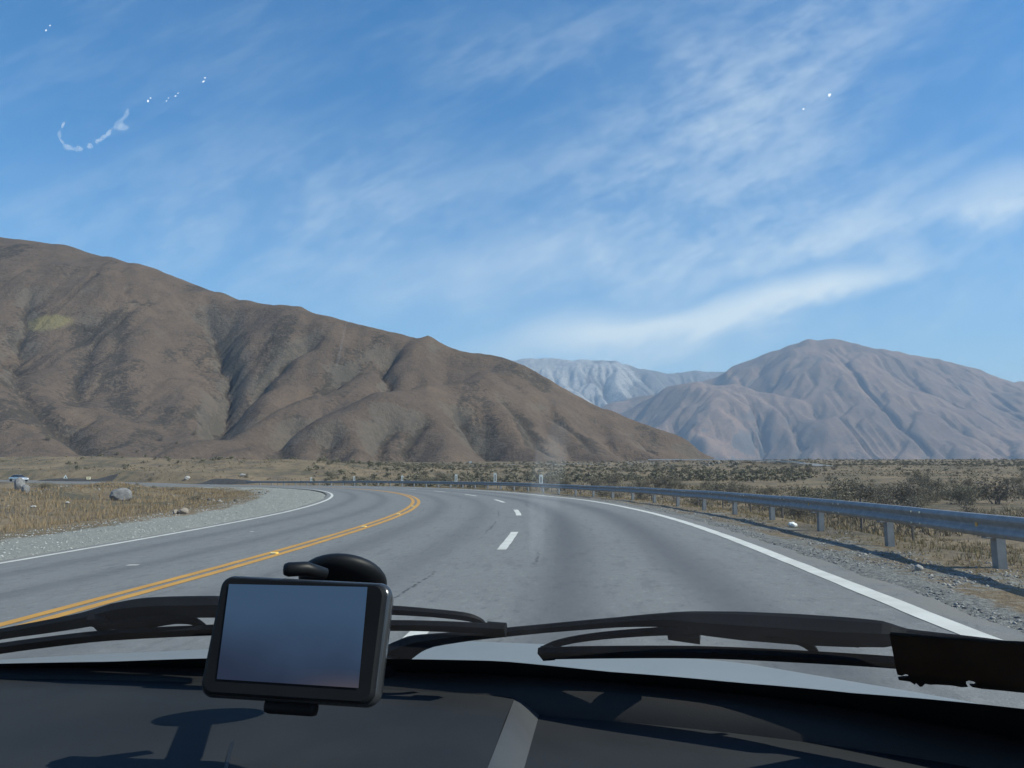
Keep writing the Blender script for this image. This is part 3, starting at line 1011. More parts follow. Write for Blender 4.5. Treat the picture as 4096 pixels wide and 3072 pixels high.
# ------------------------------------------------------------------ white curve markers behind the rail
mk_names = ["leftmost, at the far end of the curve", "second from the left", "third from the left", "fourth from the left", "fifth from the left, tallest", "rightmost, nearest the camera"]
rs_dense = np.arange(40, RAIL_S1, 0.25)
Pm = road_pt(rs_dense, np.full(len(rs_dense), OFF_E + 0.55))
ppx = Pm[:, 0] / (Pm[:, 1] * math.cos(PITCH) + (Pm[:, 2] - CAM_H) * math.sin(PITCH)) * FPX + 512
for px, lab, hh in zip((310.7, 354.2, 402, 455.7, 495.5, 540.7), mk_names, (0.62, 0.70, 0.72, 0.82, 0.9, 0.72)):
    i = int(np.argmin(np.abs(ppx - px) + (rs_dense < 50) * 0))
    P, th = railframe(rs_dense[i], OFF_E + 0.55)
    gz = float(ground_z(np.array([P.x]), np.array([P.y]))[0])
    P.z = gz
    face = math.atan2(-P.x, -P.y)            # turned towards oncoming drivers
    e = empty("curve_marker", P, -(math.pi + face) + math.radians(8))
    tag(e, "white slotted curve marker behind the rail, " + lab, "marker", "curve markers behind the guard rail")
    rz = RAIL_TOP - 0.05 + (railframe(rs_dense[i], OFF_E)[0].z - gz)
    bm = bmesh.new(); add_box(bm, (0, 0.03, (rz + hh) / 2 - 0.2), (0.05, 0.05, rz + hh + 0.4)); from_bm("post", bm, M_POST, e)
    bm = bmesh.new(); add_box(bm, (0, 0, rz + hh / 2), (0.29, 0.02, hh)); bevel(bm, 0.008, 1); from_bm("panel", bm, M_SIGNW, e)
    bm = bmesh.new(); add_box(bm, (0.0, -0.0125, rz + hh * 0.46), (0.09, 0.006, hh * 0.66)); from_bm("slot", bm, M_SIGNB, e)

# ------------------------------------------------------------------ wire fence beyond the rail
fence = empty("wire_fence", (0, 0, 0))
tag(fence, "low wire fence on thin dark posts running behind the guard rail", "fence")
fp_me = None
bm = bmesh.new(); sweep(bm, [Vector((0, 0, -0.3)), Vector((0.01, 0, 0.5)), Vector((0, 0.01, 1.25))], circle_prof(0.045, 6), up=Vector((0, 1, 0)))
fp_me = bpy.data.meshes.new("fence_post"); bm.to_mesh(fp_me); bm.free(); fp_me.materials.append(M_WOOD)
fs = np.arange(26, 152, 3.4)
FO = OFF_E + 5.2
FP = road_pt(fs, np.full(len(fs), FO)); FP[:, 2] = ground_z(FP[:, 0], FP[:, 1])
for q in FP:
    p = link("fence_post", fp_me, None, fence); p.location = q
    p.rotation_euler = (random.uniform(-.06, .06), random.uniform(-.06, .06), random.uniform(0, 6)); h_ = random.uniform(0.85, 1.1); p.scale = (1, 1, h_)
for hz in (0.35, 0.65, 0.95):
    bm = bmesh.new(); sweep(bm, [Vector(q) + Vector((0, 0, hz)) for q in FP], circle_prof(0.004, 3))
    from_bm("wire", bm, M_WIRE, fence)

# ------------------------------------------------------------------ far road on its bank, with rail
_d = np.concatenate([[0], np.cumsum(np.linalg.norm(np.diff(EMB[:, :2], axis=0), axis=1))])
def emb_at(t, o=0.0, dz=0.0):
    p = np.array([np.interp(t, _d, EMB[:, i]) for i in range(3)])
    a = np.array([np.interp(min(t + 2, _d[-1]), _d, EMB[:, i]) - np.interp(max(t - 2, 0), _d, EMB[:, i]) for i in range(2)])
    a /= np.linalg.norm(a)
    return np.array([p[0] + a[1] * o, p[1] - a[0] * o, p[2] + dz]), math.atan2(a[1], a[0])
tt = np.linspace(2, _d[-1] - 4, 80)
V = np.array([[emb_at(t, o, 0.02)[0] for o in (3.6, 1.2, -1.2, -3.6)] for t in tt])
far_road = tag(link("road", mesh_np("road", V.reshape(-1, 3), grid_faces(80, 4)), M_ASPHALT, smooth=True), kind="structure")
frail = empty("guard_rail", (0, 0, 0))
tag(frail, "pale distant guard rail along the embanked road below the blue mountains", "guard rail")
bm = bmesh.new(); add_box(bm, (0, 0, 0.2), (0.14, 0.12, 1.3)); fpost_me = bpy.data.meshes.new("post"); bm.to_mesh(fpost_me); bm.free(); fpost_me.materials.append(M_POST)
t0 = np.interp(648, [EMB[i, 0] / EMB[i, 1] * FPX + 512 for i in range(len(EMB))], _d); t1 = _d[-1] - 12
for t in np.arange(t0, t1, 3.81):
    q, th = emb_at(t, 4.0)
    p = link("post", fpost_me, None, frail); p.location = q; p.rotation_euler = (0, 0, th)
M_FRAIL = steel("bright_rail", (0.62, 0.64, 0.65), (0.52, 0.54, 0.55), 0.6, 0.1)
t = t0
while t < t1:
    bm = bmesh.new()
    sweep(bm, [Vector(emb_at(q, 4.12, 0.78)[0]) for q in np.linspace(t, min(t + 3.8, t1), 3)], [(-x * 0.9, z) for x, z in WB2])
    from_bm("rail_beam", bm, M_FRAIL, frail); t += 3.81

# ------------------------------------------------------------------ stones
M_STONE = speckled("grey_boulder", (0.13, 0.13, 0.135), (0.215, 0.21, 0.205), 2.5, 0.9, detail=8, bmp=0.6, bdist=0.05)
M_STONEP = speckled("pale_stone", (0.42, 0.40, 0.37), (0.30, 0.285, 0.265), 3.0, 0.9, detail=8, bmp=0.5, bdist=0.04)


def rock_mesh(name, seed, sub=3, rough=0.28, facets=9):
    rr = random.Random(seed)
    bm = bmesh.new(); bmesh.ops.create_icosphere(bm, subdivisions=sub, radius=1.0)
    planes = []
    for _ in range(facets):
        v = Vector((rr.gauss(0, 1), rr.gauss(0, 1), rr.gauss(0, 0.8))).normalized()
        planes.append((v, rr.uniform(0.62, 0.9)))
    for v in bm.verts:
        for nrm, d in planes:
            q = v.co.dot(nrm)
            if q > d: v.co -= nrm * (q - d) * 0.92
    from mathutils import noise as mn
    for v in bm.verts:
        n = mn.fractal(v.co * 2.2 + Vector((seed, 0, 0)), 1.0, 2.0, 4)
        v.co *= 1 + n * rough * 0.25
    me = bpy.data.meshes.new(name); bm.normal_update(); bm.to_mesh(me); bm.free()
    return me


def boulder(px, py_base, wpx, hpx, label, seed, mat=None, cat="boulder", rz=0.0, depthr=0.85, name="boulder", group=None):
    p = gpt(px, py_base)
    d = p.y
    w, h = wpx / FPX * d, hpx / FPX * d
    o = link(name, rock_mesh(name, seed), mat or M_STONE)
    o.scale = (w / 1.62, w / 1.62 * depthr, h / 1.42)
    o.location = (p.x, p.y + 0.2 * w, p.z + h * 0.42)
    o.rotation_euler = (0, 0, rz)
    return tag(o, label, cat, group)


boulder(119.5, 500.4, 17.5, 11.0, "big angular grey boulder alone in the dry field, dark on its left side", 3, rz=0.4)
boulder(18, 491.0, 10, 12, "tall grey boulder at the left edge of the field below the far car", 12, rz=1.0)
boulder(24.5, 493.5, 8, 8, "lower grey boulder leaning on the tall one at the left edge", 15, rz=2.0)
boulder(182, 514.2, 9, 6, "rounded tan rock at the edge of the gravel, larger of the pair", 21, mat=speckled("tan_rock", (0.20, 0.17, 0.14), (0.28, 0.24, 0.2), 3, 0.9, detail=7), rz=0.2)
boulder(175, 514.2, 5.5, 4.2, "small tan rock touching the larger one by the gravel", 24, mat=bpy.data.materials["tan_rock"], rz=0.9)
boulder(260, 493.2, 3.2, 1.8, "small stone on the gravel turnout, left of the pair", 31, cat="stone", name="stone")
boulder(266, 494.0, 2.6, 1.4, "small dark stone on the gravel turnout, right of the pair", 33, cat="stone", name="stone")
boulder(242, 476.6, 6, 2.6, "white rock on the dry bank beyond the rail end", 41, mat=M_STONEP, cat="rock", name="rock")
boulder(187, 479.8, 5.5, 3.2, "white rock beside the far road left of the rail end", 43, mat=M_STONEP, cat="rock", name="rock")
boulder(441.5, 481.0, 4.0, 2.6, "round white rock behind the rail between two curve markers", 45, mat=M_STONEP, cat="rock", name="rock")
boulder(252, 482.8, 4.0, 1.8, "low pale rock at the end of the guard rail", 47, mat=M_STONEP, cat="rock", name="rock")
boulder(919.5, 570.5, 7.0, 5.0, "single pale stone lying on the right-hand gravel verge", 49, mat=M_STONEP, cat="stone", name="stone")
boulder(33, 507.5, 5, 2.0, "flat pale stone in the dry grass of the left field", 51, mat=M_STONEP, cat="stone", name="stone")
boulder(67, 503.5, 3.4, 1.8, "small pale stone in the dry grass left of the big boulder", 53, mat=M_STONEP, cat="stone", name="stone")

# litter under the rail
p = gpt(793, 527.3)
bm = bmesh.new(); bmesh.ops.create_icosphere(bm, subdivisions=3, radius=1)
for v in bm.verts:
    from mathutils import noise as mn
    v.co *= 1 + 0.35 * mn.noise(v.co * 2.3) + 0.12 * mn.noise(v.co * 6)
o = from_bm("litter", bm, speckled("white_plastic", (0.75, 0.76, 0.74), (0.62, 0.63, 0.62), 12, 0.45), smooth=True)
o.scale = (0.13, 0.09, 0.07); o.location = p + Vector((0, 0, 0.06)); o.rotation_euler = (0.1, 0.2, 0.5)
tag(o, "white crumpled plastic litter on the verge by a rail post", "litter")


# many small stones: vectorised flattened octahedra
def stones_mesh(name, P, size, mat, flat=0.6):
    n = len(P)
    base = np.array([[1, 0, 0], [-1, 0, 0], [0, 1, 0], [0, -1, 0], [0, 0, 1], [0, 0, -1.0]])
    f = np.array([[0, 2, 4], [2, 1, 4], [1, 3, 4], [3, 0, 4], [2, 0, 5], [1, 2, 5], [3, 1, 5], [0, 3, 5]])
    V = base[None] * (0.6 + 0.8 * RNG.random((n, 6, 1))) + RNG.normal(0, 0.18, (n, 6, 3))
    V[..., 2] *= flat
    a = RNG.random(n) * 6.283; c, s = np.cos(a)[:, None], np.sin(a)[:, None]
    x, y = V[..., 0] * c - V[..., 1] * s, V[..., 0] * s + V[..., 1] * c
    V[..., 0], V[..., 1] = x, y
    V = V * size[:, None, None] + P[:, None, :]
    F = (f[None] + np.arange(n)[:, None, None] * 6).reshape(-1, 3)
    me = mesh_np(name, V.reshape(-1, 3), F)
    add_attr(me, "tint", np.repeat(RNG.random(n), 6))
    return link(name, me, mat)


def tint_material(name, cols, rough=0.9):
    m, nt, b = newmat(name, rough=rough, spec=0.15)
    t = attr(nt, "tint")
    c = cols[0]
    for i in range(1, len(cols)):
        a = (i - 0.5) / len(cols)
        c = mixc(nt, t.ramp(a - 0.12, a + 0.12), c, cols[i])
    setc(nt, b, c)
    return m, nt, b


M_GRAV, _, _ = tint_material("gravel_stones", [(0.06, 0.062, 0.066), (0.12, 0.12, 0.12), (0.19, 0.185, 0.175), (0.30, 0.29, 0.27)])
M_GRAVP, _, _ = tint_material("pale_gravel_stones", [(0.16, 0.17, 0.16), (0.24, 0.25, 0.235), (0.32, 0.33, 0.31), (0.42, 0.42, 0.40)])
M_RIP, _, _ = tint_material("riprap_stones", [(0.10, 0.10, 0.10), (0.17, 0.165, 0.155), (0.27, 0.26, 0.24), (0.40, 0.385, 0.35)])


M_SPOIL, _, _ = tint_material("spoil_stones", [(0.075, 0.070, 0.062), (0.12, 0.11, 0.095), (0.16, 0.15, 0.13), (0.24, 0.225, 0.2)])


def on_road_side(n, s0, s1, e0, e1, right, power=1.0):
    s = s0 + (s1 - s0) * RNG.random(n) ** 1.6
    e = e0 + (e1 - e0) * RNG.random(n) ** power
    o = (PAVE_R + e) if right else (PAVE_L - e)
    P = road_pt(s, o); P[:, 2] = ground_z(P[:, 0], P[:, 1])
    return P, s, e


P, s, e = on_road_side(26000, 4, 60, -0.12, 2.6, True, 1.1)
keep = fbm(s / 1.2, e / 0.5, 3, 99) - 0.25 * e + 0.30 > 0
P, s, e = P[keep], s[keep], e[keep]
tag(stones_mesh("gravel", P, 0.008 + 0.022 * RNG.random(len(P)) ** 2.5 + 0.02 * (RNG.random(len(P)) > 0.985), M_GRAV), kind="stuff")
P, s, e = on_road_side(16000, 8, 110, -0.05, 5.0, False, 1.0)
tag(stones_mesh("gravel", P, 0.010 + 0.028 * RNG.random(len(P)) ** 2.5, M_GRAVP), kind="stuff")
# spoil stones along the inner bank
s = 45 + 80 * RNG.random(1500); e = 15 + 6 * RNG.random(1500) + 3 * fbm(s / 14, s * 0, 2, 8)
P = road_pt(s, PAVE_L - e); P[:, 2] = ground_z(P[:, 0], P[:, 1])
tag(stones_mesh("spoil_stones", P, 0.03 + 0.15 * RNG.random(1500) ** 3.0, M_SPOIL), kind="stuff")
# rubble running out from the big boulder to the gravel turnout
RB = np.array([tuple(gpt(x, y)) for x, y in ((118, 483.5), (135, 485.5), (155, 488.5), (172, 492), (188, 496.5), (200, 501), (206, 505))])
_rl = np.concatenate([[0], np.cumsum(np.linalg.norm(np.diff(RB[:, :2], axis=0), axis=1))])
tq = RNG.random(900) * _rl[-1]
P = np.stack([np.interp(tq, _rl, RB[:, 0]) + RNG.normal(0, 1.0, 900), np.interp(tq, _rl, RB[:, 1]) + RNG.normal(0, 2.2, 900)], -1)
P = np.concatenate([P, ground_z(P[:, 0], P[:, 1])[:, None]], 1)
tag(stones_mesh("rubble", P, 0.04 + 0.17 * RNG.random(900) ** 2.5, M_SPOIL), kind="stuff")
RUBBLE = RB
# riprap on the far embankment and on the bank under the hill
t = _d[-1] * (0.30 + 0.45 * RNG.random(1600)); oo = 4.6 + 6.5 * RNG.random(1600)
P = np.array([emb_at(a, b)[0] for a, b in zip(t, oo)]); P[:, 2] = ground_z(P[:, 0], P[:, 1])
tag(stones_mesh("riprap", P, 0.18 + 0.5 * RNG.random(1600) ** 2, M_SPOIL, 0.8), kind="stuff")
az_ = (110 + 170 * RNG.random(420) - 512) / FPX; yy_ = 225 + 120 * RNG.random(420); xx_ = az_ * yy_
pp = np.stack([xx_, yy_, ground_z(xx_, yy_)], -1)
tag(stones_mesh("riprap", np.array(pp), 0.12 + 0.30 * RNG.random(420) ** 2, M_SPOIL, 0.8), kind="stuff")


# ------------------------------------------------------------------ dry grass
def grass_mesh(name, P, h, mat, blades=7, w=0.006, spread=0.35):
    n = len(P)
    B = np.repeat(P, blades, 0); hh = np.repeat(h, blades) * (0.5 + 0.8 * RNG.random(n * blades))
    ww = np.repeat(np.broadcast_to(w, (n,)), blades)
    a = RNG.random(n * blades) * 6.283; lean = spread * (0.2 + RNG.random(n * blades))
    r0 = RNG.random(n * blades) * np.repeat(h, blades) * 0.25
    base = B + np.stack([np.cos(a) * r0, np.sin(a) * r0, -0.02 * np.ones(n * blades)], -1)
    side = np.stack([-np.sin(a + 0.7), np.cos(a + 0.7), 0 * a], -1) * ww[:, None]
    tip = base + np.stack([np.cos(a) * lean * hh, np.sin(a) * lean * hh, hh], -1)
    V = np.stack([base - side, base + side, tip], 1).reshape(-1, 3)
    F = np.arange(len(V)).reshape(-1, 3)
    me = mesh_np(name, V, F)
    add_attr(me, "tint", np.repeat(np.repeat(RNG.random(n), blades) * 0.6 + 0.4 * RNG.random(n * blades), 3))
    return link(name, me, mat)


M_GRASS, nt_, b_ = tint_material("dry_grass_blades", [(0.13, 0.085, 0.042), (0.22, 0.155, 0.080), (0.30, 0.225, 0.125), (0.18, 0.155, 0.075)])
M_GRASS2, _, _ = tint_material("field_grass_blades", [(0.17, 0.115, 0.066), (0.235, 0.165, 0.095), (0.30, 0.225, 0.135), (0.20, 0.150, 0.090)])
M_GRASSP, _, _ = tint_material("plain_grass_blades", [(0.13, 0.102, 0.066), (0.20, 0.155, 0.098), (0.27, 0.215, 0.14), (0.17, 0.142, 0.092)])
# right verge
n = 26000
s = 5 + 110 * RNG.random(n) ** 1.7; e = 0.9 + 9 * RNG.random(n) ** 0.8
keep = fbm(s / 1.3, e / 0.9, 4, 90) + 0.30 * sstep(0.8, 2.4, e) - 0.10 * (e < 1.2) > -0.03
s, e = s[keep], e[keep]
P = road_pt(s, PAVE_R + e); P[:, 2] = ground_z(P[:, 0], P[:, 1])
tag(grass_mesh("verge_grass", P, 0.035 + 0.15 * RNG.random(len(P)) * sstep(0.8, 3.5, e), M_GRASS, 8, 0.004 + 0.00012 * P[:, 1]), kind="stuff")
# left field
n = 26000
s = 14 + 110 * RNG.random(n) ** 1.2; e = 3.8 + 46 * RNG.random(n) ** 1.1
keep = (fbm(s / 5, e / 3, 4, 91) + 0.35 * sstep(5, 9, e) > 0.02)
s, e = s[keep], e[keep]
P = road_pt(s, PAVE_L - e); P[:, 2] = ground_z(P[:, 0], P[:, 1])
tag(grass_mesh("field_grass", P, 0.10 + 0.25 * RNG.random(len(P)) * sstep(4, 9, e), M_GRASS2, 6, 0.006 + 0.00016 * P[:, 1]), kind="stuff")
# tussocks over the plain
n = 30000
az = np.radians(-40 + 82 * RNG.random(n)); r = 34 * (430 / 34) ** RNG.random(n)
X, Y = r * np.sin(az), r * np.cos(az)
s, o, _ = road_so(X, Y)
keep = (o > PAVE_R + 4) & (fbm(X / 16, Y / 16, 4, 92) + 0.25 * fbm(X / 60, Y / 60, 3, 93) > -0.12)
X, Y, r = X[keep], Y[keep], r[keep]
P = np.stack([X, Y, ground_z(X, Y)], -1)
tag(grass_mesh("plain_grass", P, 0.14 + 0.30 * RNG.random(len(P)), M_GRASSP, 8, 0.010 + 0.00030 * r, 0.9), kind="stuff")


# ------------------------------------------------------------------ shrubs
def shrub_arrays(seed, nl=700, tall=1.0, open_=0.5, leaf=0.05):
    """stems and a crown of small leaf faces, about 1 m in radius"""
    g = np.random.default_rng(seed); rr = random.Random(seed)
    V, F, mi = [], [], []
    tips = []
    def stem(p, d, L, r, depth):
        q = p
        segs = 3
        pts = [p]
        for i in range(segs):
            d = (d + Vector((rr.gauss(0, .22), rr.gauss(0, .22), rr.gauss(0.03, .16)))).normalized()
            q = q + d * (L / segs); pts.append(q)
        for i in range(segs):
            a, b = pts[i], pts[i + 1]
            r0, r1 = r * (1 - i / segs * 0.5), r * (1 - (i + 1) / segs * 0.5)
            t = (b - a).normalized(); s1 = t.orthogonal().normalized(); s2 = t.cross(s1)
            k0 = len(V)
            for c, rad in ((a, r0), (b, r1)):
                for j in range(3):
                    an = j * 2.0944
                    V.append(c + s1 * (rad * math.cos(an)) + s2 * (rad * math.sin(an)))
            for j in range(3):
                j2 = (j + 1) % 3
                F.append((k0 + j, k0 + j2, k0 + 3 + j2)); F.append((k0 + j, k0 + 3 + j2, k0 + 3 + j)); mi.extend([0, 0])
        if depth < 2:
            for _ in range(rr.choice((2, 3, 3))):
                f = rr.uniform(0.45, 1.0); b0 = pts[min(3, int(f * 3) + 0)]
                nd = (d + Vector((rr.gauss(0, .6), rr.gauss(0, .6), rr.gauss(0.1, .4)))).normalized()
                stem(b0, nd, L * rr.uniform(0.5, 0.75), r * 0.55, depth + 1)
        else: tips.append(pts[-1]); tips.append(pts[-2])
    for k in range(rr.choice((5, 6, 7))):
        a = rr.uniform(0, 6.283); out = rr.uniform(0.25, 0.95)
        stem(Vector((rr.gauss(0, .05), rr.gauss(0, .05), -0.08)), Vector((math.cos(a) * out, math.sin(a) * out, tall)).normalized(), rr.uniform(0.5, 0.75), 0.022, 0)
    T = np.array(tips)
    # clumps around some of the twig ends
    c = T[g.integers(0, len(T), nl)] + g.normal(0, 0.10, (nl, 3))
    c[:, 2] = np.maximum(c[:, 2], 0.03)
    u = g.normal(0, 1, (nl, 3)); u /= np.linalg.norm(u, axis=1)[:, None]
    w = np.cross(u, g.normal(0, 1, (nl, 3))); w /= np.linalg.norm(w, axis=1)[:, None] + 1e-9
    sz = leaf * (0.5 + g.random(nl))[:, None]
    LV = np.stack([c - u * sz, c + w * sz * 0.55, c + u * sz, c - w * sz * 0.55], 1).reshape(-1, 3)
    k0 = len(V)
    V = np.concatenate([np.array([tuple(v) for v in V]), LV])
    LF = np.arange(nl * 4).reshape(-1, 4) + k0
    LF = np.concatenate([LF[:, [0, 1, 2]], LF[:, [0, 2, 3]]])
    F = np.concatenate([np.array(F), LF]); mi = np.array(mi + [1] * len(LF))
    return V, F, mi


def leaf_material(name, cs):
    m, nt, b = newmat(name, rough=0.85, spec=0.15)
    oi = nt.nodes.new("ShaderNodeObjectInfo")
    n = noise(nt, coords(nt), 5.0, 3, 0.6)
    c = mixc(nt, n.ramp(0.3, 0.7), cs[0], cs[1])
    c = mixc(nt, S(nt, oi.outputs['Random']).ramp(0.2, 0.9) * 0.7, c, cs[2])
    setc(nt, b, c)
    return m


M_TWIG = speckled("grey_twigs", (0.085, 0.076, 0.068), (0.14, 0.125, 0.11), 9, 0.9)
M_LEAF = leaf_material("scrub_leaves", [(0.140, 0.128, 0.088), (0.195, 0.176, 0.122), (0.170, 0.142, 0.104)])
M_LEAFB = leaf_material("dry_scrub_leaves", [(0.130, 0.110, 0.085), (0.185, 0.155, 0.115), (0.105, 0.098, 0.078)])
SHR = []
for k in range(8):
    V, F, mi = shrub_arrays(300 + k, nl=(1900, 1300, 900)[k % 3], tall=(0.8, 1.2, 0.9, 1.5)[k % 4], leaf=(0.028, 0.026, 0.028)[k % 3])
    me = mesh_np("shrub", V, F)
    me.materials.append(M_TWIG); me.materials.append(M_LEAFB if k % 3 == 2 else M_LEAF)
    me.polygons.foreach_set("material_index", mi.astype(np.int32))
    SHR.append((me, V[:, 2].max(), np.abs(V[:, :2]).max()))


def shrub(p, w, h, label, group=None, k=None, name="shrub"):
    k = random.randrange(len(SHR)) if k is None else k
    me, hz, rx = SHR[k]
    o = link(name, me)
    o.location = p; o.rotation_euler = (0, 0, random.uniform(0, 6.28))
    o.scale = (w / 2 / rx * 1.1, w / 2 / rx * 1.1, h / hz)
    return tag(o, label, "shrub", group)


def shrub_px(px, pyb, wpx, hpx, label, group=None, k=None):
    p = gpt(px, pyb); d = p.y
    return shrub(p, wpx / FPX * d, hpx / FPX * d, label, group, k)


named = [
    (958, 498, 50, 17, "widest dark shrub, a long low clump right of the plain", 0), (888, 494, 19, 13, "round dark shrub on the plain left of the widest clump", 3),
    (826, 502.5, 26, 18, "big dense shrub just over the rail by the fence", 0), (845, 500, 16, 14, "shrub touching the big dense one on its right", 1),
    (968, 517, 30, 21, "bare-branched shrub standing right behind the near rail", 5), (905, 500, 14, 13, "pale thin shrub below the widest clump", 2),
    (935, 503, 16, 12, "grey shrub in front of the widest clump on its left", 4), (998, 500, 22, 14, "grey-brown shrub at the right of the widest clump", 2),
    (1018, 487, 22, 16, "dark shrub cut off by the right edge of the picture", 3), (772, 494, 24, 13, "low grey-green shrub left of the big dense one", 6),
    (743, 492, 22, 12, "low shrub above the middle of the rail", 1), (714, 491, 20, 12, "shrub with pale grass on both sides above the rail", 4),
    (680, 489, 22, 11, "spreading shrub right of the pale grassy gap", 7), (648, 487, 24, 11, "grey-green shrub near the foot of the stone bank", 0),
    (600, 486, 18, 10, "shrub at the right end of the thicket behind the rail", 3), (908, 476, 9, 7, "small round-topped tree-like shrub on the open plain", 3),
    (150, 481.5, 10, 8, "dark cone-shaped bush beside the far road", 7), (40, 489, 30, 9, "dark spreading bush beside the tall boulder at left", 0),
    (246, 478, 9, 8, "lone brown bush on the bank past the rail end", 2), (331, 478, 16, 9, "green-grey bush behind the first curve markers", 1),
]
for px, pyb, w, h, lab, kk in named:
    shrub_px(px, pyb, w, h * 0.82, lab, "scrub on the plain", kk)
for i, lab in ((1, "low dark bush in the rubble nearest the big boulder"), (2, "second low bush along the rubble bank"), (3, "third low bush along the rubble bank, towards the road"), (5, "low bush where the rubble meets the gravel turnout")):
    q = RUBBLE[i]; shrub((q[0], q[1], q[2] - 0.03), random.uniform(1.6, 2.4), random.uniform(0.5, 0.75), lab, "scrub in the rubble", (2, 4, 1, 7)[i % 4])
# hillside bushes, one by one
from mathutils.bvhtree import BVHTree
def hill_pt(px, py):
    d = Vector(ray(px, py)); ok, loc, nrm, idx = hill.ray_cast(Vector((0, 0, CAM_H)), d.normalized())
    return loc if ok else None
hb = [(194, 435, 9, "largest dark bush on the hillside, alone on the pale spur"), (116, 455, 8, "bush low on the hill above the board sign"), (140, 460, 7, "bush at the hill's base above the big boulder, to its right"),
      (150, 464, 7, "bush at the hill's base straight above the cone-shaped bush"), (176, 444, 7, "bush just below and left of the largest hillside bush"), (160, 441, 8, "left one of two bushes side by side on the lower hill"),
      (137, 452, 5, "small bush on the lower hill left of the others"), (20, 445, 6, "small bush on the hillside above the far car"), (48, 440, 8, "bush on the reddish spur at far left"),
      (105, 463, 9, "wide bush at the very foot of the hill above the signs"), (163, 463, 8, "bush at the hill's foot right of the cone-shaped bush"), (200, 460, 6, "small bush at the hill's foot below the largest one"), (225, 461, 7, "rightmost of the bushes along the hill's foot")]
for px, py, w, lab in hb:
    p = hill_pt(px, py)
    if p is not None:
        shrub(p - Vector((0, 0, 0.2)), w / FPX * p.y, w * 0.7 / FPX * p.y, lab, "bushes on the hillside")
# the scrub: two hundred and more in view
cnt = 0
SP_ = []
tries = 0
while cnt < 235 and tries < 4000:
    tries += 1
    az = math.radians(random.uniform(-8, 37)); r = 42 * (330 / 42) ** random.random()
    x, y = r * math.sin(az), r * math.cos(az)
    if fbm(np.array([x / 28]), np.array([y / 28]), 3, 95)[0] < -0.08: continue
    s, o, _ = road_so(np.array([x]), np.array([y]))
    if o[0] < OFF_E + 7: continue
    z = float(ground_z(np.array([x]), np.array([y]))[0])
    w = random.uniform(1.0, 3.2) * (0.75 + 0.5 * random.random()); h = w * random.uniform(0.42, 0.75)
    kk = random.randrange(len(SHR)); qx = 512 + FPX * x / y
    size = "small" if w < 1.5 else ("broad" if h / w < 0.56 else "upright")
    tone = "brown dry" if kk % 3 == 2 else ("dense grey-green" if kk % 3 == 0 else "thin grey-green")
    zone = "near the fence" if r < 75 else ("midway out" if r < 120 else ("well out on the plain" if r < 190 else "far out"))
    side = "left of the hill's toe" if qx < 600 else ("below the hill's toe" if qx < 700 else ("left below the blue peak" if qx < 780 else ("below the blue peak" if qx < 850 else ("right below the blue peak" if qx < 930 else "toward the right edge"))))
    shrub((x, y, z), w, h, f"{size} {tone} bush {zone}, {side}", "scrub bushes across the plain", kk)
    cnt += 1
# farther scrub as one mass
VV, FF, TT = [], [], []
off = 0
SV, SF, _ = shrub_arrays(900, 90, 0.9, leaf=0.14); keepf = SF.min(1) >= (len(SV) - 90 * 4)
LVs = SV[len(SV) - 360:]; LFs = SF[keepf] - (len(SV) - 360)
nfar = 1500
az = np.radians(-33 + 75 * RNG.random(nfar)); r = 200 * (760 / 200) ** RNG.random(nfar)
X, Y = r * np.sin(az), r * np.cos(az)
az2 = np.radians(17 + 26 * RNG.random(1300)); r2 = 330 * (740 / 330) ** RNG.random(1300)
X, Y, r = np.concatenate([X, r2 * np.sin(az2)]), np.concatenate([Y, r2 * np.cos(az2)]), np.concatenate([r, r2])
az3 = np.radians(-14 + 34 * RNG.random(1100)); r3 = 120 * (350 / 120) ** RNG.random(1100)
az4 = np.radians(-34 + 26 * RNG.random(500)); r4 = 300 + 130 * RNG.random(500)
X = np.concatenate([X, r3 * np.sin(az3), r4 * np.sin(az4)]); Y = np.concatenate([Y, r3 * np.cos(az3), r4 * np.cos(az4)]); r = np.concatenate([r, r3, r4])
kp = (fbm(X / 70, Y / 70, 3, 96) > -0.12) | (r > 480) | (np.arange(len(r)) >= nfar)
s, o, _ = road_so(X, Y); kp &= (o > OFF_E + 8)
X, Y, r = X[kp], Y[kp], r[kp]; Z = ground_z(X, Y)
for x, y, z in zip(X, Y, Z):
    w = random.uniform(0.6, 1.5); a = random.uniform(0, 6.28); c, s_ = math.cos(a), math.sin(a)
    q = np.stack([(LVs[:, 0] * c - LVs[:, 1] * s_) * w, (LVs[:, 0] * s_ + LVs[:, 1] * c) * w, LVs[:, 2] * w * random.uniform(0.7, 1.1)], -1) + (x, y, z)
    VV.append(q); FF.append(LFs + off); off += len(q)
me = mesh_np("far_scrub", np.concatenate(VV), np.concatenate(FF))
tag(link("far_scrub", me, M_LEAF), kind="stuff")

# long mounds coloured dark for the shade of the cut bank behind the far road
M_BANKSHADE = speckled("dark_bank_shade", (0.022, 0.021, 0.020), (0.05, 0.046, 0.042), 1.2, 0.95, detail=8, bmp=0.8, bdist=0.2)


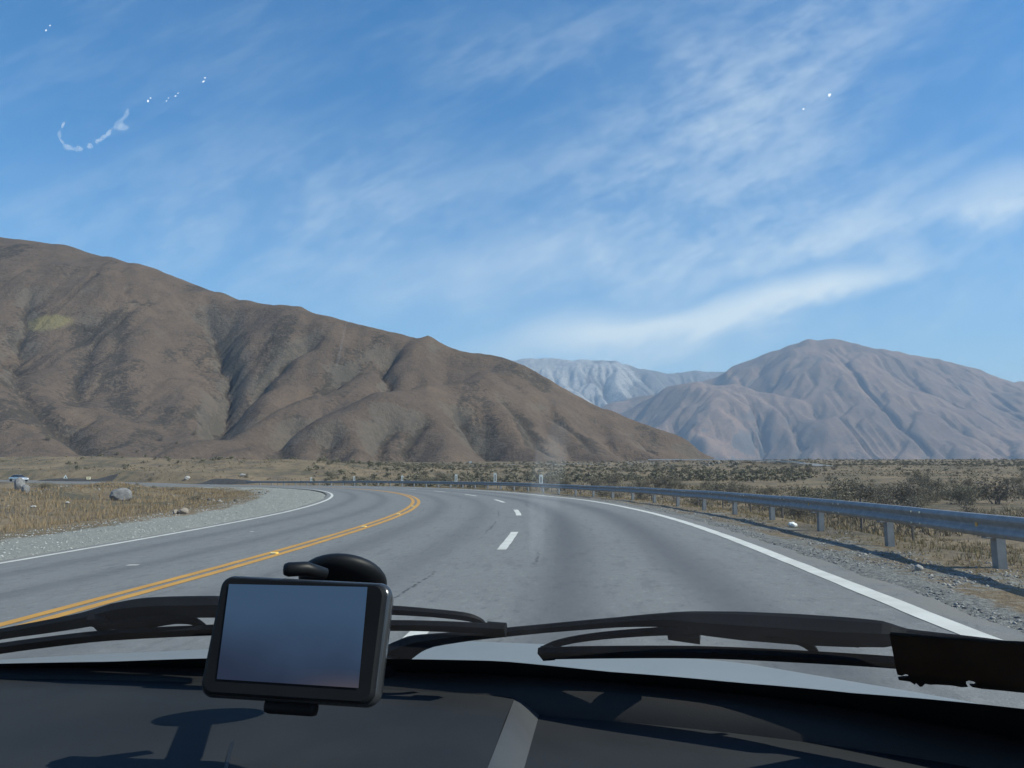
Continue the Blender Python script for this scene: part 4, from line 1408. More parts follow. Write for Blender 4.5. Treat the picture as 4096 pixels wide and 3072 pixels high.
def mound(pxa, pxb, pyb, hpx, label, seed):
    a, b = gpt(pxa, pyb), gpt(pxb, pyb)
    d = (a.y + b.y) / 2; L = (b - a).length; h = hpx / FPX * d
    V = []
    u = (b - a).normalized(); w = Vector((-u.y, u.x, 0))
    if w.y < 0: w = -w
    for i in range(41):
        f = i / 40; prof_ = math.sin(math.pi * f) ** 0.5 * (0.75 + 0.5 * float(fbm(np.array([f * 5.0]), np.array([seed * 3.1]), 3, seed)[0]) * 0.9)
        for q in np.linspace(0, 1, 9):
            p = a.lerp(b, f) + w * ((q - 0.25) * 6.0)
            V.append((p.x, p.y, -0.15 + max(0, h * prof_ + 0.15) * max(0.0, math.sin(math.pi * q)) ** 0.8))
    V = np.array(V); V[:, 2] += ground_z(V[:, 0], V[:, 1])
    o = link("shade_mound", mesh_np("shade_mound", np.array(V), grid_faces(41, 9)), M_BANKSHADE, smooth=True)
    return tag(o, label, "mound")


mound(36, 112, 481.3, 3.6, "long low heap of dark gravel behind the two small signs", 2)
mound(196, 250, 484.0, 3.4, "long low dark heap coloured as bank shade beside the end of the guard rail", 5)

# ------------------------------------------------------------------ small signs and the car far off on the left
def sign_base(px, pyb): 
    p = gpt(px, pyb); return p


p = gpt(65.2, 481.2); d = p.y
e = empty("warning_sign", p, math.atan2(-p.x, p.y) * -1 * -1)
tag(e, "white triangular warning sign on a post beside the far road", "sign")
hp = 6.6 / FPX * d
bm = bmesh.new(); sweep(bm, [Vector((0, 0.03, -0.3)), Vector((0, 0.03, hp * 0.8))], circle_prof(0.05, 6), up=Vector((0, 1, 0))); from_bm("post", bm, M_POST, e)
def tri(w, h, z0, y0, th_):
    bm = bmesh.new()
    vs = [bm.verts.new((-w / 2, y0, z0)), bm.verts.new((w / 2, y0, z0)), bm.verts.new((0, y0, z0 + h))]
    f = bm.faces.new(vs); r_ = bmesh.ops.extrude_face_region(bm, geom=[f])
    bmesh.ops.translate(bm, vec=(0, th_, 0), verts=[q for q in r_['geom'] if isinstance(q, bmesh.types.BMVert)])
    bmesh.ops.recalc_face_normals(bm, faces=bm.faces[:])
    return bm
from_bm("border", tri(1.0, 0.9, hp - 0.9, 0.0, 0.02), M_SIGNW, e)
from_bm("panel", tri(0.78, 0.68, hp - 0.84, -0.006, 0.004), M_SIGNW, e)
bm = bmesh.new(); add_box(bm, (0.02, -0.012, hp - 0.62), (0.15, 0.006, 0.24)); add_box(bm, (0.10, -0.012, hp - 0.72), (0.18, 0.006, 0.08)); from_bm("symbol", bm, M_SIGNB, e)

p = gpt(88.4, 481.6); d = p.y
e = empty("board_sign", p, math.atan2(-p.x, p.y))
tag(e, "small cream rectangular board on a post right of the triangular sign", "sign")
hp = 4.6 / FPX * d; bw = 3.9 / FPX * d; bh = 2.6 / FPX * d
bm = bmesh.new(); sweep(bm, [Vector((0, 0.03, -0.3)), Vector((0, 0.03, hp - 0.1))], circle_prof(0.05, 6), up=Vector((0, 1, 0))); from_bm("post", bm, M_POST, e)
bm = bmesh.new(); add_box(bm, (0, 0, hp - bh / 2), (bw, 0.02, bh)); bevel(bm, 0.006, 1)
from_bm("panel", bm, speckled("cream_sign", (0.62, 0.58, 0.40), (0.55, 0.50, 0.34), 5, 0.6), e)
bm = bmesh.new(); add_box(bm, (0, -0.013, hp - bh * 0.35), (bw * 0.75, 0.004, bh * 0.13)); add_box(bm, (-0.1, -0.013, hp - bh * 0.65), (bw * 0.5, 0.004, bh * 0.13)); from_bm("lettering", bm, M_SIGNB, e)

p = gpt(470.3, 465.5, hi=900); d = p.y
e = empty("board_sign", p, 0.0)
tag(e, "tiny white board on the embanked road at the foot of the hill", "sign")
bm = bmesh.new(); add_box(bm, (0, 0.03, 0.5), (0.08, 0.08, 1.6)); from_bm("post", bm, M_POST, e)
bm = bmesh.new(); add_box(bm, (0, 0, 1.35), (1.0, 0.03, 0.75)); bevel(bm, 0.01, 1); from_bm("panel", bm, M_SIGNW, e)


def far_car(px, pyb):
    p = gpt(px, pyb)
    sd = np.arange(130, 200, 0.5) * SC
    q = road_pt(sd, np.full(len(sd), -1.9)); qx = q[:, 0] / q[:, 1] * FPX / math.cos(PITCH) + 512
    s0 = sd[int(np.argmin(np.abs(qx - px)))]
    P, th = railframe(s0, -1.9 * 1.0)
    e = empty("car", P, th + math.pi / 2)            # +y of the car runs along the road towards the camera side
    e.rotation_euler = (0, 0, th + math.pi); e.scale = (0.92, 0.92, 0.92)
    tag(e, "silver car driving on the far road at the left edge", "car")
    paint = newmat("silver_car_paint", (0.62, 0.63, 0.64), 0.25, 0.6)[0]
    glass = newmat("car_window_glass", (0.02, 0.022, 0.025), 0.08)[0]
    tyre = newmat("tyre_rubber", (0.02, 0.02, 0.02), 0.8)[0]
    lamp = newmat("headlamp_glass", (0.85, 0.86, 0.85), 0.1)[0]
    # body: profile along y (length), x width
    prof = [(-2.15, 0.35), (-2.18, 0.75), (-2.0, 0.92), (-1.2, 0.96), (1.05, 0.95), (1.9, 0.82), (2.15, 0.62), (2.17, 0.35)]
    bm = bmesh.new()
    a = [bm.verts.new((-0.85, y, z)) for y, z in prof]; b = [bm.verts.new((0.85, y, z)) for y, z in prof]
    bm.faces.new(a); bm.faces.new(b[::-1])
    for i in range(len(prof)):
        j = (i + 1) % len(prof); bm.faces.new((a[j], a[i], b[i], b[j]))
    bmesh.ops.recalc_face_normals(bm, faces=bm.faces[:]); bevel(bm, 0.07, 2)
    from_bm("body", bm, paint, e, True)
    cab = [(-1.75, 0.94), (-1.05, 1.42), (0.15, 1.46), (1.0, 0.94)]
    bm = bmesh.new()
    a = [bm.verts.new((-0.78 + 0.14 * (z > 1.2), y, z)) for y, z in cab]; b = [bm.verts.new((0.78 - 0.14 * (z > 1.2), y, z)) for y, z in cab]
    bm.faces.new(a); bm.faces.new(b[::-1])
    for i in range(4):
        j = (i + 1) % 4; bm.faces.new((a[j], a[i], b[i], b[j]))
    bmesh.ops.recalc_face_normals(bm, faces=bm.faces[:])
    from_bm("window", bm, glass, e)
    bm = bmesh.new(); add_box(bm, (0, -0.45, 1.465), (1.22, 1.15, 0.035)); bevel(bm, 0.015, 1); from_bm("roof", bm, paint, e)
    for x in (-0.86, 0.86):
        for y in (-1.35, 1.32):
            bm = bmesh.new(); bmesh.ops.create_cone(bm, segments=18, radius1=0.32, radius2=0.32, depth=0.2, cap_ends=True)
            bmesh.ops.rotate(bm, matrix=Matrix.Rotation(math.pi / 2, 3, 'Y'), verts=bm.verts); bmesh.ops.translate(bm, vec=(x, y, 0.32), verts=bm.verts)
            from_bm("wheel", bm, tyre, e)
    for x in (-0.6, 0.6):
        bm = bmesh.new(); add_box(bm, (x, 2.12, 0.68), (0.34, 0.12, 0.14)); bevel(bm, 0.03, 2); from_bm("headlight", bm, lamp, e)


far_car(18.5, 480.4)


# ------------------------------------------------------------------ the car the picture is taken from
PLASTIC = (0.030, 0.033, 0.038)


def plastic(name, c, rough=0.55, grain=900, bs=0.25):
    m, nt, b = newmat(name, c, rough)
    p = coords(nt)
    n = noise(nt, p, grain, 3, 0.6); n2 = noise(nt, p, 9, 5, 0.6)
    setc(nt, b, mixc(nt, n2.ramp(0.3, 0.75), c, tuple(q * 1.4 for q in c)))
    r = n2.ramp(0.2, 0.8) * 0.15 + (rough - 0.07); nt.links.new(r.k, b.inputs['Roughness'])
    bump(nt, b, n, bs, 0.0006)
    return m


M_DASH = plastic("grey_dash_plastic", (0.0145, 0.0162, 0.019), 0.74)
M_DASH.node_tree.nodes['Principled BSDF'].inputs['Specular IOR Level'].default_value = 0.3
M_DASHB = plastic("dark_dash_plastic", (0.018, 0.018, 0.019), 0.6)
M_DASHB.node_tree.nodes["Principled BSDF"].inputs["Specular IOR Level"].default_value = 0.3
M_BLACK = plastic("black_trim_and_gap_shade", (0.008, 0.009, 0.011), 0.45, 400, 0.1)
M_WIPER = plastic("wiper_black", (0.005, 0.006, 0.008), 0.65, 300, 0.1)
M_WIPER.node_tree.nodes['Principled BSDF'].inputs['Specular IOR Level'].default_value = 0.10
M_HOOD = newmat("pale_car_paint", (0.20, 0.217, 0.22), 0.42, 0.1)[0]
M_LINING = plastic("headlining", (0.22, 0.22, 0.21), 0.9)

own = empty("car", (0, 0.3, CAM_H - 0.9))
tag(own, "car the view is taken from: dashboard, windscreen, wipers and pale bonnet", "car")
own_off = Vector(own.location)


def own_part(name, bm_or_me, mat, smooth=False, parent=None):
    if isinstance(bm_or_me, bmesh.types.BMesh):
        o = from_bm(name, bm_or_me, mat, None, smooth)
    else:
        o = link(name, bm_or_me, mat, None, smooth)
    par = parent or own
    o.parent = par
    if par is own: o.location = -own_off
    return o


def PZ(px, py, z):
    """on the level z (relative to the lens) along a sight line"""
    d = ray(px, py); return np.array([0, 0, CAM_H]) + d * (z / d[2])


# windscreen: a ruled sheet leaning back from its curved foot
tab = [(0, 664, .722), (200, 664.5, .702), (390, 667, .685), (500, 671, .672), (618, 683, .645), (737, 695, .615), (867, 707, .58), (1024, 723.5, .53)]
BP = np.array([PD(*q) for q in tab])
BP = np.concatenate([[[-0.98, 0.56, CAM_H - 0.168], [-0.72, 0.685, CAM_H - 0.167]], BP, [[0.40, 0.455, CAM_H - 0.172]]])
cfY, cfZ = np.polyfit(BP[:, 0], BP[:, 1], 5), np.polyfit(BP[:, 0], BP[:, 2], 4)
RAKE = math.radians(38)
WV = np.array([0, -math.cos(RAKE), math.sin(RAKE)]); WN = np.array([0, math.sin(RAKE), math.cos(RAKE)])
XL, XR = -0.98, 0.40


def glass_pt(x, t, out=0.0):
    return np.array([x, np.polyval(cfY, x), np.polyval(cfZ, x)]) + WV * t + WN * out


def proj_px(P):
    q = np.asarray(P) - np.array([0, 0, CAM_H])
    d = q[1] * math.cos(PITCH) + q[2] * math.sin(PITCH)
    return np.array([512 + FPX * q[0] / d, 384 - FPX * (-q[1] * math.sin(PITCH) + q[2] * math.cos(PITCH)) / d])


def wpt(px, py, out=0.0):
    """the windscreen point seen at a photograph point"""
    v = np.array([(px - 512) / FPX * 0.6, 0.05])
    for _ in range(25):
        f = proj_px(glass_pt(v[0], v[1], out)) - (px, py)
        J = np.zeros((2, 2))
        for i in range(2):
            w = v.copy(); w[i] += 1e-4
            J[:, i] = (proj_px(glass_pt(w[0], w[1], out)) - (px, py) - f) / 1e-4
        st = np.linalg.solve(J, -f)
        v = v + np.clip(st, -0.1, 0.1)
        if abs(f).max() < 0.01: break
    return glass_pt(v[0], v[1], out)


def windscreen_material():
    m = bpy.data.materials.new("windscreen_glass"); m.use_nodes = True
    nt = m.node_tree; nt.nodes.clear()
    out = nt.nodes.new("ShaderNodeOutputMaterial")
    tr = nt.nodes.new("ShaderNodeBsdfTransparent"); tr.inputs[0].default_value = (0.90, 0.965, 0.945, 1)
    gl = nt.nodes.new("ShaderNodeBsdfGlossy"); gl.inputs['Roughness'].default_value = 0.0; gl.inputs[0].default_value = (1, 1, 1, 1)
    df = nt.nodes.new("ShaderNodeBsdfTranslucent"); df.inputs[0].default_value = (0.75, 0.77, 0.8, 1)
    p = coords(nt)
    film = noise(nt, p, 7, 5, 0.6)
    mx = nt.nodes.new("ShaderNodeMixShader"); mx.inputs[0].default_value = 0.035
    nt.links.new(tr.outputs[0], mx.inputs[1]); nt.links.new(gl.outputs[0], mx.inputs[2])
    m2 = nt.nodes.new("ShaderNodeMixShader")
    f = film.ramp(0.25, 0.8) * 0.012 + 0.006
    nt.links.new(f.k, m2.inputs[0]); nt.links.new(mx.outputs[0], m2.inputs[1]); nt.links.new(df.outputs[0], m2.inputs[2])
    nt.links.new(m2.outputs[0], out.inputs[0])
    return m


TOP_T = 0.66
xs = np.linspace(XL, XR, 57); ts = np.concatenate([[-0.012], np.linspace(0.0, TOP_T, 24)])
V = np.array([[glass_pt(x, t) for t in ts] for x in xs])
windscreen = own_part("windscreen", mesh_np("windscreen", V.reshape(-1, 3), grid_faces(len(xs), len(ts))), windscreen_material(), True)

# black printed band round the foot of the glass
ft = [(0, 662.3), (110, 660.3), (202, 657), (390, 657.5), (500, 659.5), (606, 670), (737, 681), (855, 691.5), (1024, 707)]
Fx, Ft = [], []
for px, py in ft:
    q = wpt(px, py); Fx.append(q[0]); Ft.append((q[2] - np.polyval(cfZ, q[0])) / WV[2])
Fx = [XL] + Fx + [XR]; Ft = [Ft[0]] + Ft + [Ft[-1]]
xs2 = np.linspace(XL, XR, 90)
V = np.array([[glass_pt(x, -0.012, -0.0012), glass_pt(x, np.interp(x, Fx, Ft) * 0.5, -0.0012), glass_pt(x, np.interp(x, Fx, Ft), -0.0012)] for x in xs2])
own_part("frit_band", mesh_np("frit_band", V.reshape(-1, 3), grid_faces(90, 3)), M_BLACK, parent=None)
# bonnet: a broad convex panel
hs_ = [(-330, 700), (-200, 680), (0, 660), (63, 655.8), (204, 649.5), (330, 645), (411, 642.3), (470, 641.2), (540, 644.0), (600, 648.5), (666, 655), (749, 664), (820, 676), (903, 690), (974, 703), (1060, 722), (1200, 760)]
rows = []
for px, py in hs_:
    dsil = 1.42 - 0.62 * ((px - 470) / 700.0) ** 2
    sil = PD(px, py, dsil)
    near = PD(px, py + 46 - 0.02 * abs(px - 470), 0.80 - 0.12 * ((px - 470) / 600.0) ** 2)
    sl = (sil[2] - CAM_H) / sil[1]
    r_ = []
    for f in np.linspace(0, 1, 7):
        q = near + (sil - near) * f
        q[2] += 0.028 * math.sin(f * math.pi * 0.5) * (1 - f) * 2.0 * 0.6
        r_.append(q)
    for k, (dd, dr) in enumerate(((0.12, 0.010), (0.28, 0.035), (0.48, 0.085), (0.66, 0.17), (0.72, 0.30))):
        q = sil.copy(); q[1] += dd; q[0] *= (sil[1] + dd * 0.25) / sil[1]; q[2] = CAM_H + sl * q[1] - dr; r_.append(q)
    rows.append(r_)
V = np.array(rows)
own_part("bonnet", mesh_np("bonnet", V.reshape(-1, 3), grid_faces(*V.shape[:2])), M_HOOD, True)

# dash lip below the glass, curving down into a dark gap
prof = [(0.0, 0.002), (-0.004, 0.004), (-0.012, 0.003), (-0.020, -0.002), (-0.028, -0.012), (-0.034, -0.030), (-0.038, -0.075)]
V = np.array([[glass_pt(x, -0.010) + np.array([0, a * (1 + 0.35 * max(0, x * 2)), b]) for a, b in prof] for x in xs2])
own_part("dash_lip", mesh_np("dash_lip", V.reshape(-1, 3), grid_faces(90, len(prof))), plastic("dash_lip_plastic", (0.011, 0.011, 0.012), 0.6), True)

# main dash top (left and middle, raised pod)
ZT = -0.170


def dash_top():
    top = [(-700, 690), (-400, 674), (-160, 670.5), (0, 670.2), (200, 671), (243, 671.5), (320, 672.5), (390, 674), (440, 676), (478, 679), (502, 685), (517, 692)]
    bot = [(-1500, 1000), (-1100, 1000), (-700, 1000), (-420, 1000), (-80, 1000), (100, 1000), (150, 1000), (210, 1000), (280, 1000), (330, 1000), (370, 1000), (395, 1000)]
    mid = [(a[0] + (b[0] - a[0]) * 0.233, 768) for a, b in zip(top, bot)]
    mid[-1] = (487.6, 768); mid[-2] = (474, 768)
    V = []
    for a, m_, b in zip(top, mid, bot):
        A, Mm, B = PZ(*a, ZT), PZ(*m_, ZT), PZ(*b, ZT)
        V.append([A + np.array([0, 0.01, -0.02]), A, A * 0.5 + Mm * 0.5 + np.array([0, 0, 0.0015]), Mm, B, B + np.array([0, -0.03, -0.05]), B + np.array([0, -0.02, -0.3])])
    return np.array(V)


V = dash_top()
own_part("dash_top", mesh_np("dash_top", V.reshape(-1, 3), grid_faces(*V.shape[:2])), M_DASH, True)
# the pod's right shoulder: a sloped face, its sunlight put into a paler colour, then a drop
inn = [PZ(517, 692, ZT), PZ(503, 728, ZT), PZ(487.6, 768, ZT), PZ(395, 1000, ZT)]
outp = [PZ(541, 713, ZT - 0.0105), PZ(534, 738, ZT - 0.0105), PZ(525.6, 768, ZT - 0.0105), PZ(470, 1000, ZT - 0.0105)]
V = []
for a, b in zip(inn, outp):
    V.append([a, a * 0.75 + b * 0.25 + np.array([0, 0, 0.0012]), a * 0.4 + b * 0.6 + np.array([0, 0, 0.001]), b, b + np.array([0.0025, 0, -0.004]), b + np.array([0.003, 0, -0.03])])
b0 = V[0]
V = np.array([[q + np.array([-0.002, 0.012, -0.03]) for q in V[0]]] + V)
own_part("dash_shoulder", mesh_np("dash_shoulder", V.reshape(-1, 3), grid_faces(*V.shape[:2])), plastic("sunlit_shoulder_plastic", (0.040, 0.044, 0.050), 0.65), True)
# seam
q0, q1 = PZ(243.5, 700, ZT), PZ(226, 768, ZT); q2 = PZ(165, 1000, ZT)
bm = bmesh.new(); sweep(bm, [Vector(q0), Vector(q1), Vector(q2)], [(-0.0011, -0.002), (0.0011, -0.002), (0.0011, 0.0006), (-0.0011, 0.0006)]); own_part("dash_seam", bm, M_BLACK)
# right pad
ZP = -0.180
edge = [(500, 705), (543, 708), (600, 713), (666, 719), (735, 728), (806, 738), (900, 752), (1024, 772), (1200, 812)]
V = []
for px, py in edge:
    A = PZ(px, py, ZP); B = PZ(px + (px - 512) * 0.5 - 20, 1000, ZP - 0.004)
    V.append([A + np.array([0, 0.012, -0.09]), A + np.array([0, 0.006, -0.012]), A + np.array([0, 0.002, -0.002]), A + np.array([0, -0.006, 0.0]), A * 0.5 + B * 0.5 + np.array([0, 0, 0.002]), B, B + np.array([0, -0.03, -0.06]), B + np.array([0, -0.02, -0.3])])
V = np.array(V)
own_part("dash_pad", mesh_np("dash_pad", V.reshape(-1, 3), grid_faces(*V.shape[:2])), M_DASH, True)
# floor of the gap, its shade put in as black colour
V = np.array([[glass_pt(x, -0.01) + np.array([0, a, -0.07]) for a in (0.03, -0.16)] for x in xs2])
own_part("gap_floor", mesh_np("gap_floor", V.reshape(-1, 3), grid_faces(90, 2)), M_BLACK)
# roof, pillars and doors that shade the cabin
bm = bmesh.new()
tl, tr_ = glass_pt(XL, TOP_T), glass_pt(XR, TOP_T)
nx = 12
for i in range(2):
    pass
V = []
for x in np.linspace(XL - 0.05, XR + 0.05, 14):
    g = glass_pt(min(max(x, XL), XR), TOP_T); arch = 0.03 * math.cos((x - (XL + XR) / 2) / (XR - XL) * math.pi)
    V.append([(x, g[1] + 0.02, g[2] + 0.0 + arch * 0.3), (x, g[1] - 0.25, g[2] + 0.05 + arch), (x, -0.9, g[2] + 0.06 + arch), (x, -1.6, g[2] - 0.02 + arch), (x, -1.9, CAM_H - 0.15)])
V = np.array(V)
rf = own_part("roof", mesh_np("roof", V.reshape(-1, 3), grid_faces(*V.shape[:2])), M_LINING, True)
sm = rf.modifiers.new("thick", 'SOLIDIFY'); sm.thickness = 0.04; sm.offset = 1
for x in (XL, XR):
    sgn = 1 if x > 0 else -1
    bm = bmesh.new()
    sweep(bm, [Vector(glass_pt(x, t)) + Vector((sgn * 0.03, -0.02, 0)) for t in np.linspace(-0.06, TOP_T + 0.05, 6)], [(-0.035, -0.03), (0.035, -0.03), (0.03, 0.03), (-0.03, 0.03)])
    own_part("pillar", bm, M_LINING)
    bm = bmesh.new(); g = glass_pt(x, 0)
    add_box(bm, (x + sgn * 0.09, g[1] - 0.85, CAM_H - 0.55), (0.06, 1.7, 0.72)); bevel(bm, 0.015, 2)
    own_part("door", bm, M_DASHB)


# wipers lying on the glass
def wip(name, pts, th_px, parent, out=0.014, flat=0.7, mat=None):
    P = [Vector(wpt(a, b, out)) for a, b in pts]
    # refine
    PP, TH = [], []
    th = th_px if isinstance(th_px, (list, tuple)) else [th_px] * len(pts)
    for i in range(len(P) - 1):
        for f in (0, 0.34, 0.67):
            PP.append(P[i].lerp(P[i + 1], f)); TH.append(th[i] + (th[i + 1] - th[i]) * f)
    PP.append(P[-1]); TH.append(th[-1])
    # smooth
    for _ in range(2):
        Q = [PP[0]] + [(PP[i - 1] + PP[i] * 2 + PP[i + 1]) / 4 for i in range(1, len(PP) - 1)] + [PP[-1]]; PP = Q
    sc_l = [t * 1.35 / FPX * p.y for t, p in zip(TH, PP)]
    pr = [(-0.5, -0.5), (-0.5, 0.15), (-0.4, 0.42), (-0.1, 0.5), (0.1, 0.42), (0.22, 0.1), (0.5, 0.0), (0.5, -0.5)]
    bm = bmesh.new()
    sweep(bm, PP, [(x, y) for x, y in pr], up=Vector(WN), scales=[(s, s * flat) for s in sc_l])
    o = from_bm(name, bm, mat or M_WIPER, None, False)
    o.parent = parent
    return o


def wiper_unit():
    e = empty("wiper", (0, 0, 0)); e.parent = own; e.location = -own_off
    return e


w1 = wiper_unit(); w1["label"] = "left wiper crossing behind the navigation device"
wip("arm", [(-125, 676), (-85, 658), (-45, 643), (0, 632), (45, 625), (92, 616), (120, 608.5), (145, 605), (175, 604), (212, 603.5), (260, 604)], [16, 12, 8, 9, 11, 13, 17, 18, 18, 18, 13], w1, 0.026)
wip("blade", [(-60, 657), (0, 646.5), (50, 640), (104, 633.5), (206, 628.5), (300, 625.5), (391, 623.5), (450, 625), (505, 628)], 9.0, w1, 0.008)
wip("bow", [(225, 606), (300, 605), (391, 608.5), (430, 611.5), (466, 615), (479, 619), (484, 625)], [8, 8, 8, 7, 7, 6, 5], w1, 0.018)
wip("bow", [(88, 622.5), (120, 623.5), (150, 619), (175, 617.5), (193, 619), (202, 624), (206, 629)], [5, 9, 11, 8, 7, 6, 5], w1, 0.018)
wip("blade_end", [(487, 626.5), (506, 628)], [12, 12], w1, 0.010)
wip("clip", [(95, 618), (112, 617.5)], [17, 15], w1, 0.022)
w2 = wiper_unit(); w2["label"] = "right wiper with its arm rising from the middle of the bonnet edge"
wip("arm", [(380, 668), (392, 653), (408, 643), (428, 638.5), (470, 634.5), (540, 627.5), (620, 620.5), (668, 617.5), (690, 619.5), (740, 622), (800, 625.5), (850, 628.5), (885, 630.5), (905, 634.5), (945, 637.5), (985, 642), (1030, 648.5), (1080, 656)], [20, 21, 17, 11, 8, 7.5, 8.5, 12, 19, 24, 26, 25, 22, 13, 10, 10, 10, 10], w2, 0.024)
wip("blade", [(541.5, 651.5), (600, 650.5), (675, 650), (734, 651.5), (819, 656), (892, 660.5), (960, 667), (1040, 676)], 10.5, w2, 0.008)
wip("bow", [(542, 648.5), (553, 643.5), (570, 639), (600, 634.5), (650, 630.5), (690, 629)], [5, 6, 6, 6.5, 7, 8], w2, 0.018)
wip("bow", [(768, 636.5), (788, 637.5), (802, 641), (811, 646), (815, 651)], [8, 7, 6, 6, 5], w2, 0.018)
wip("clip", [(668, 633), (700, 636)], [9, 11], w2, 0.022)
wip("clip", [(818, 638), (858, 641)], [7, 9], w2, 0.020)
wip("blade_end", [(541, 651.5), (553, 651)], [12.5, 12], w2, 0.010)
# pivot shroud of the right wiper
bm = bmesh.new(); c = Vector(wpt(378, 668, 0.006)); add_box(bm, c, (0.035, 0.05, 0.02)); bevel(bm, 0.006, 2); o = from_bm("pivot", bm, M_WIPER, None, True); o.parent = w2


# marks on the glass
def smear_material(name, c, f, shader="ShaderNodeBsdfTranslucent"):
    m = bpy.data.materials.new(name); m.use_nodes = True
    nt = m.node_tree; nt.nodes.clear(); out = nt.nodes.new("ShaderNodeOutputMaterial")
    tr = nt.nodes.new("ShaderNodeBsdfTransparent"); d = nt.nodes.new(shader); d.inputs[0].default_value = (*c, 1)
    mx = nt.nodes.new("ShaderNodeMixShader")
    n = noise(nt, coords(nt), 160, 3, 0.6).ramp(0.25, 0.75) * (f * 0.7) + f * 0.5
    fa = n * attr(nt, "soft")
    nt.links.new(fa.k, mx.inputs[0]); nt.links.new(tr.outputs[0], mx.inputs[1]); nt.links.new(d.outputs[0], mx.inputs[2]); nt.links.new(mx.outputs[0], out.inputs[0])
    return m


M_SMEAR = smear_material("dried_sap", (0.85, 0.88, 0.9), 0.30)
M_FAINT = smear_material("faint_smear", (0.85, 0.88, 0.88), 0.055)
M_CHIP = smear_material("glass_chip", (1.0, 1.0, 1.0), 1.6)


def blob_on_glass(name, px, py, rx, ry, ang, mat, out, seed=0, parent=None):
    rr = random.Random(seed); n = 16
    V, F, so = [], [], []
    ph = [rr.uniform(0, 6.28) for _ in range(3)]
    for ring in (0.0, 0.55, 1.0):
        for k in range(n):
            a = k / n * 6.2832; w = 1 + 0.16 * math.sin(2 * a + ph[0]) + 0.12 * math.sin(3 * a + ph[1]) + 0.08 * math.sin(5 * a + ph[2])
            x, y = rx * math.cos(a) * w * ring, ry * math.sin(a) * w * ring
            V.append(wpt(px + x * math.cos(ang) - y * math.sin(ang), py + x * math.sin(ang) + y * math.cos(ang), out)); so.append(1.0 if ring < 0.9 else 0.0)
    F = []
    for r_ in (0, 1):
        for k in range(n): F.append((r_ * n + k, r_ * n + (k + 1) % n, (r_ + 1) * n + (k + 1) % n, (r_ + 1) * n + k))
    me = mesh_np(name, np.array(V), np.array(F)); add_attr(me, "soft", so)
    return own_part(name, me, mat)


for i, (a, b, rx, ry, an) in enumerate(((63, 125, 2.0, 4.0, 0.5), (59.5, 134, 2.3, 5, 0.1), (61.5, 141, 1.6, 4.5, -0.6), (67.5, 147, 4.8, 4.2, 0.2), (78.5, 148.8, 4.6, 3.8, 0.0), (72.5, 149, 3, 1.6, 0), (90, 146, 4.2, 3.2, -0.6), (97.5, 141, 3.2, 2.8, -0.6), (103, 137.5, 5, 3, -0.7), (109, 132.5, 5, 3.0, -0.75), (119, 124, 9, 4.6, -0.75), (123, 127, 5.5, 5.2, 0.8), (126, 114.5, 6.5, 3.2, -0.95))):
    blob_on_glass("smear", a, b, rx, ry, an, M_SMEAR, 0.0010 + i * 0.00003, i)
for i, (a, b, rx, ry) in enumerate(((46, 30.3, 1.2, 0.9), (50, 25.5, 0.8, 0.8), (148, 101, 1.3, 1.3), (150.5, 98, 0.9, 0.8), (166.5, 101, 0.8, 0.6), (168.5, 98, 0.7, 0.5), (175.5, 96, 1.3, 0.6), (178, 93.2, 1.0, 0.5), (203.5, 81.5, 1.8, 0.8), (205, 77.8, 1.0, 0.7), (829.5, 95, 1.9, 1.7), (803.5, 109, 1.0, 0.9))):
    blob_on_glass("chip", a, b, rx, ry, -0.4, M_CHIP, 0.0016 + i * 0.00002, 40 + i)
blob_on_glass("smear", 537, 505, 9, 72, 0.03, M_FAINT, 0.0008, 90)
blob_on_glass("smear", 341, 347, 1.2, 31, 0.22, M_FAINT, 0.0009, 91)
blob_on_glass("smear", 552, 470, 16, 60, 0.02, M_FAINT, 0.0007, 92)

# ------------------------------------------------------------------ torn dark strip stuck inside the glass, lower right
tape_px = [(889.6, 635), (905, 636.2), (932.6, 638), (950, 639.6), (973.3, 641), (990, 642.6), (1006, 642.8), (1014, 643.6), (1030, 644.4), (1075, 648), (1082, 699), (1040, 694.5), (1024, 693), (1000, 690.5), (981, 688.8), (977, 688), (972.5, 687.2),
           (970, 685.5), (975, 685.6), (977, 683.5), (973.5, 681.6), (969, 680.6), (966, 681.6), (966.4, 684.6), (968, 687), (962, 687.4), (952, 685.6), (936, 684.6), (930, 684.8), (925, 683.8), (922.5, 686.5), (920, 686.8), (916, 683.2), (915, 684.8), (910, 681.7), (899, 680.2), (898.3, 678.6), (903, 677.8), (908.5, 677.6), (909.8, 675.4), (905.5, 674.2), (902, 675.8), (897.5, 674.8), (896, 669), (893, 652)]
e = empty("tape_strip", wpt(960, 660, -0.004))
tag(e, "torn brown strip stuck on the glass at the lower right", "strip")
bm = bmesh.new()
vs = [bm.verts.new(Vector(wpt(a, b, -0.0035)) - Vector(e.location)) for a, b in tape_px]
f = bm.faces.new(vs); r_ = bmesh.ops.extrude_face_region(bm, geom=[f])
bmesh.ops.translate(bm, vec=Vector(WN) * 0.0012, verts=[q for q in r_['geom'] if isinstance(q, bmesh.types.BMVert)])
bmesh.ops.triangulate(bm, faces=[q for q in bm.faces if len(q.verts) > 4])
bmesh.ops.recalc_face_normals(bm, faces=bm.faces[:])
M_TAPE, nt, b = newmat("brown_strip", (0.03, 0.026, 0.022), 0.7)
p_ = coords(nt); nn = noise(nt, vmul(nt, p_, (30, 30, 4)), 1.5, 4, 0.6)
setc(nt, b, mixc(nt, nn.ramp(0.3, 0.7), (0.020, 0.017, 0.015), (0.040, 0.034, 0.028)))
_tl = nt.nodes.new("ShaderNodeBsdfTranslucent"); _tl.inputs[0].default_value = (0.11, 0.082, 0.060, 1)
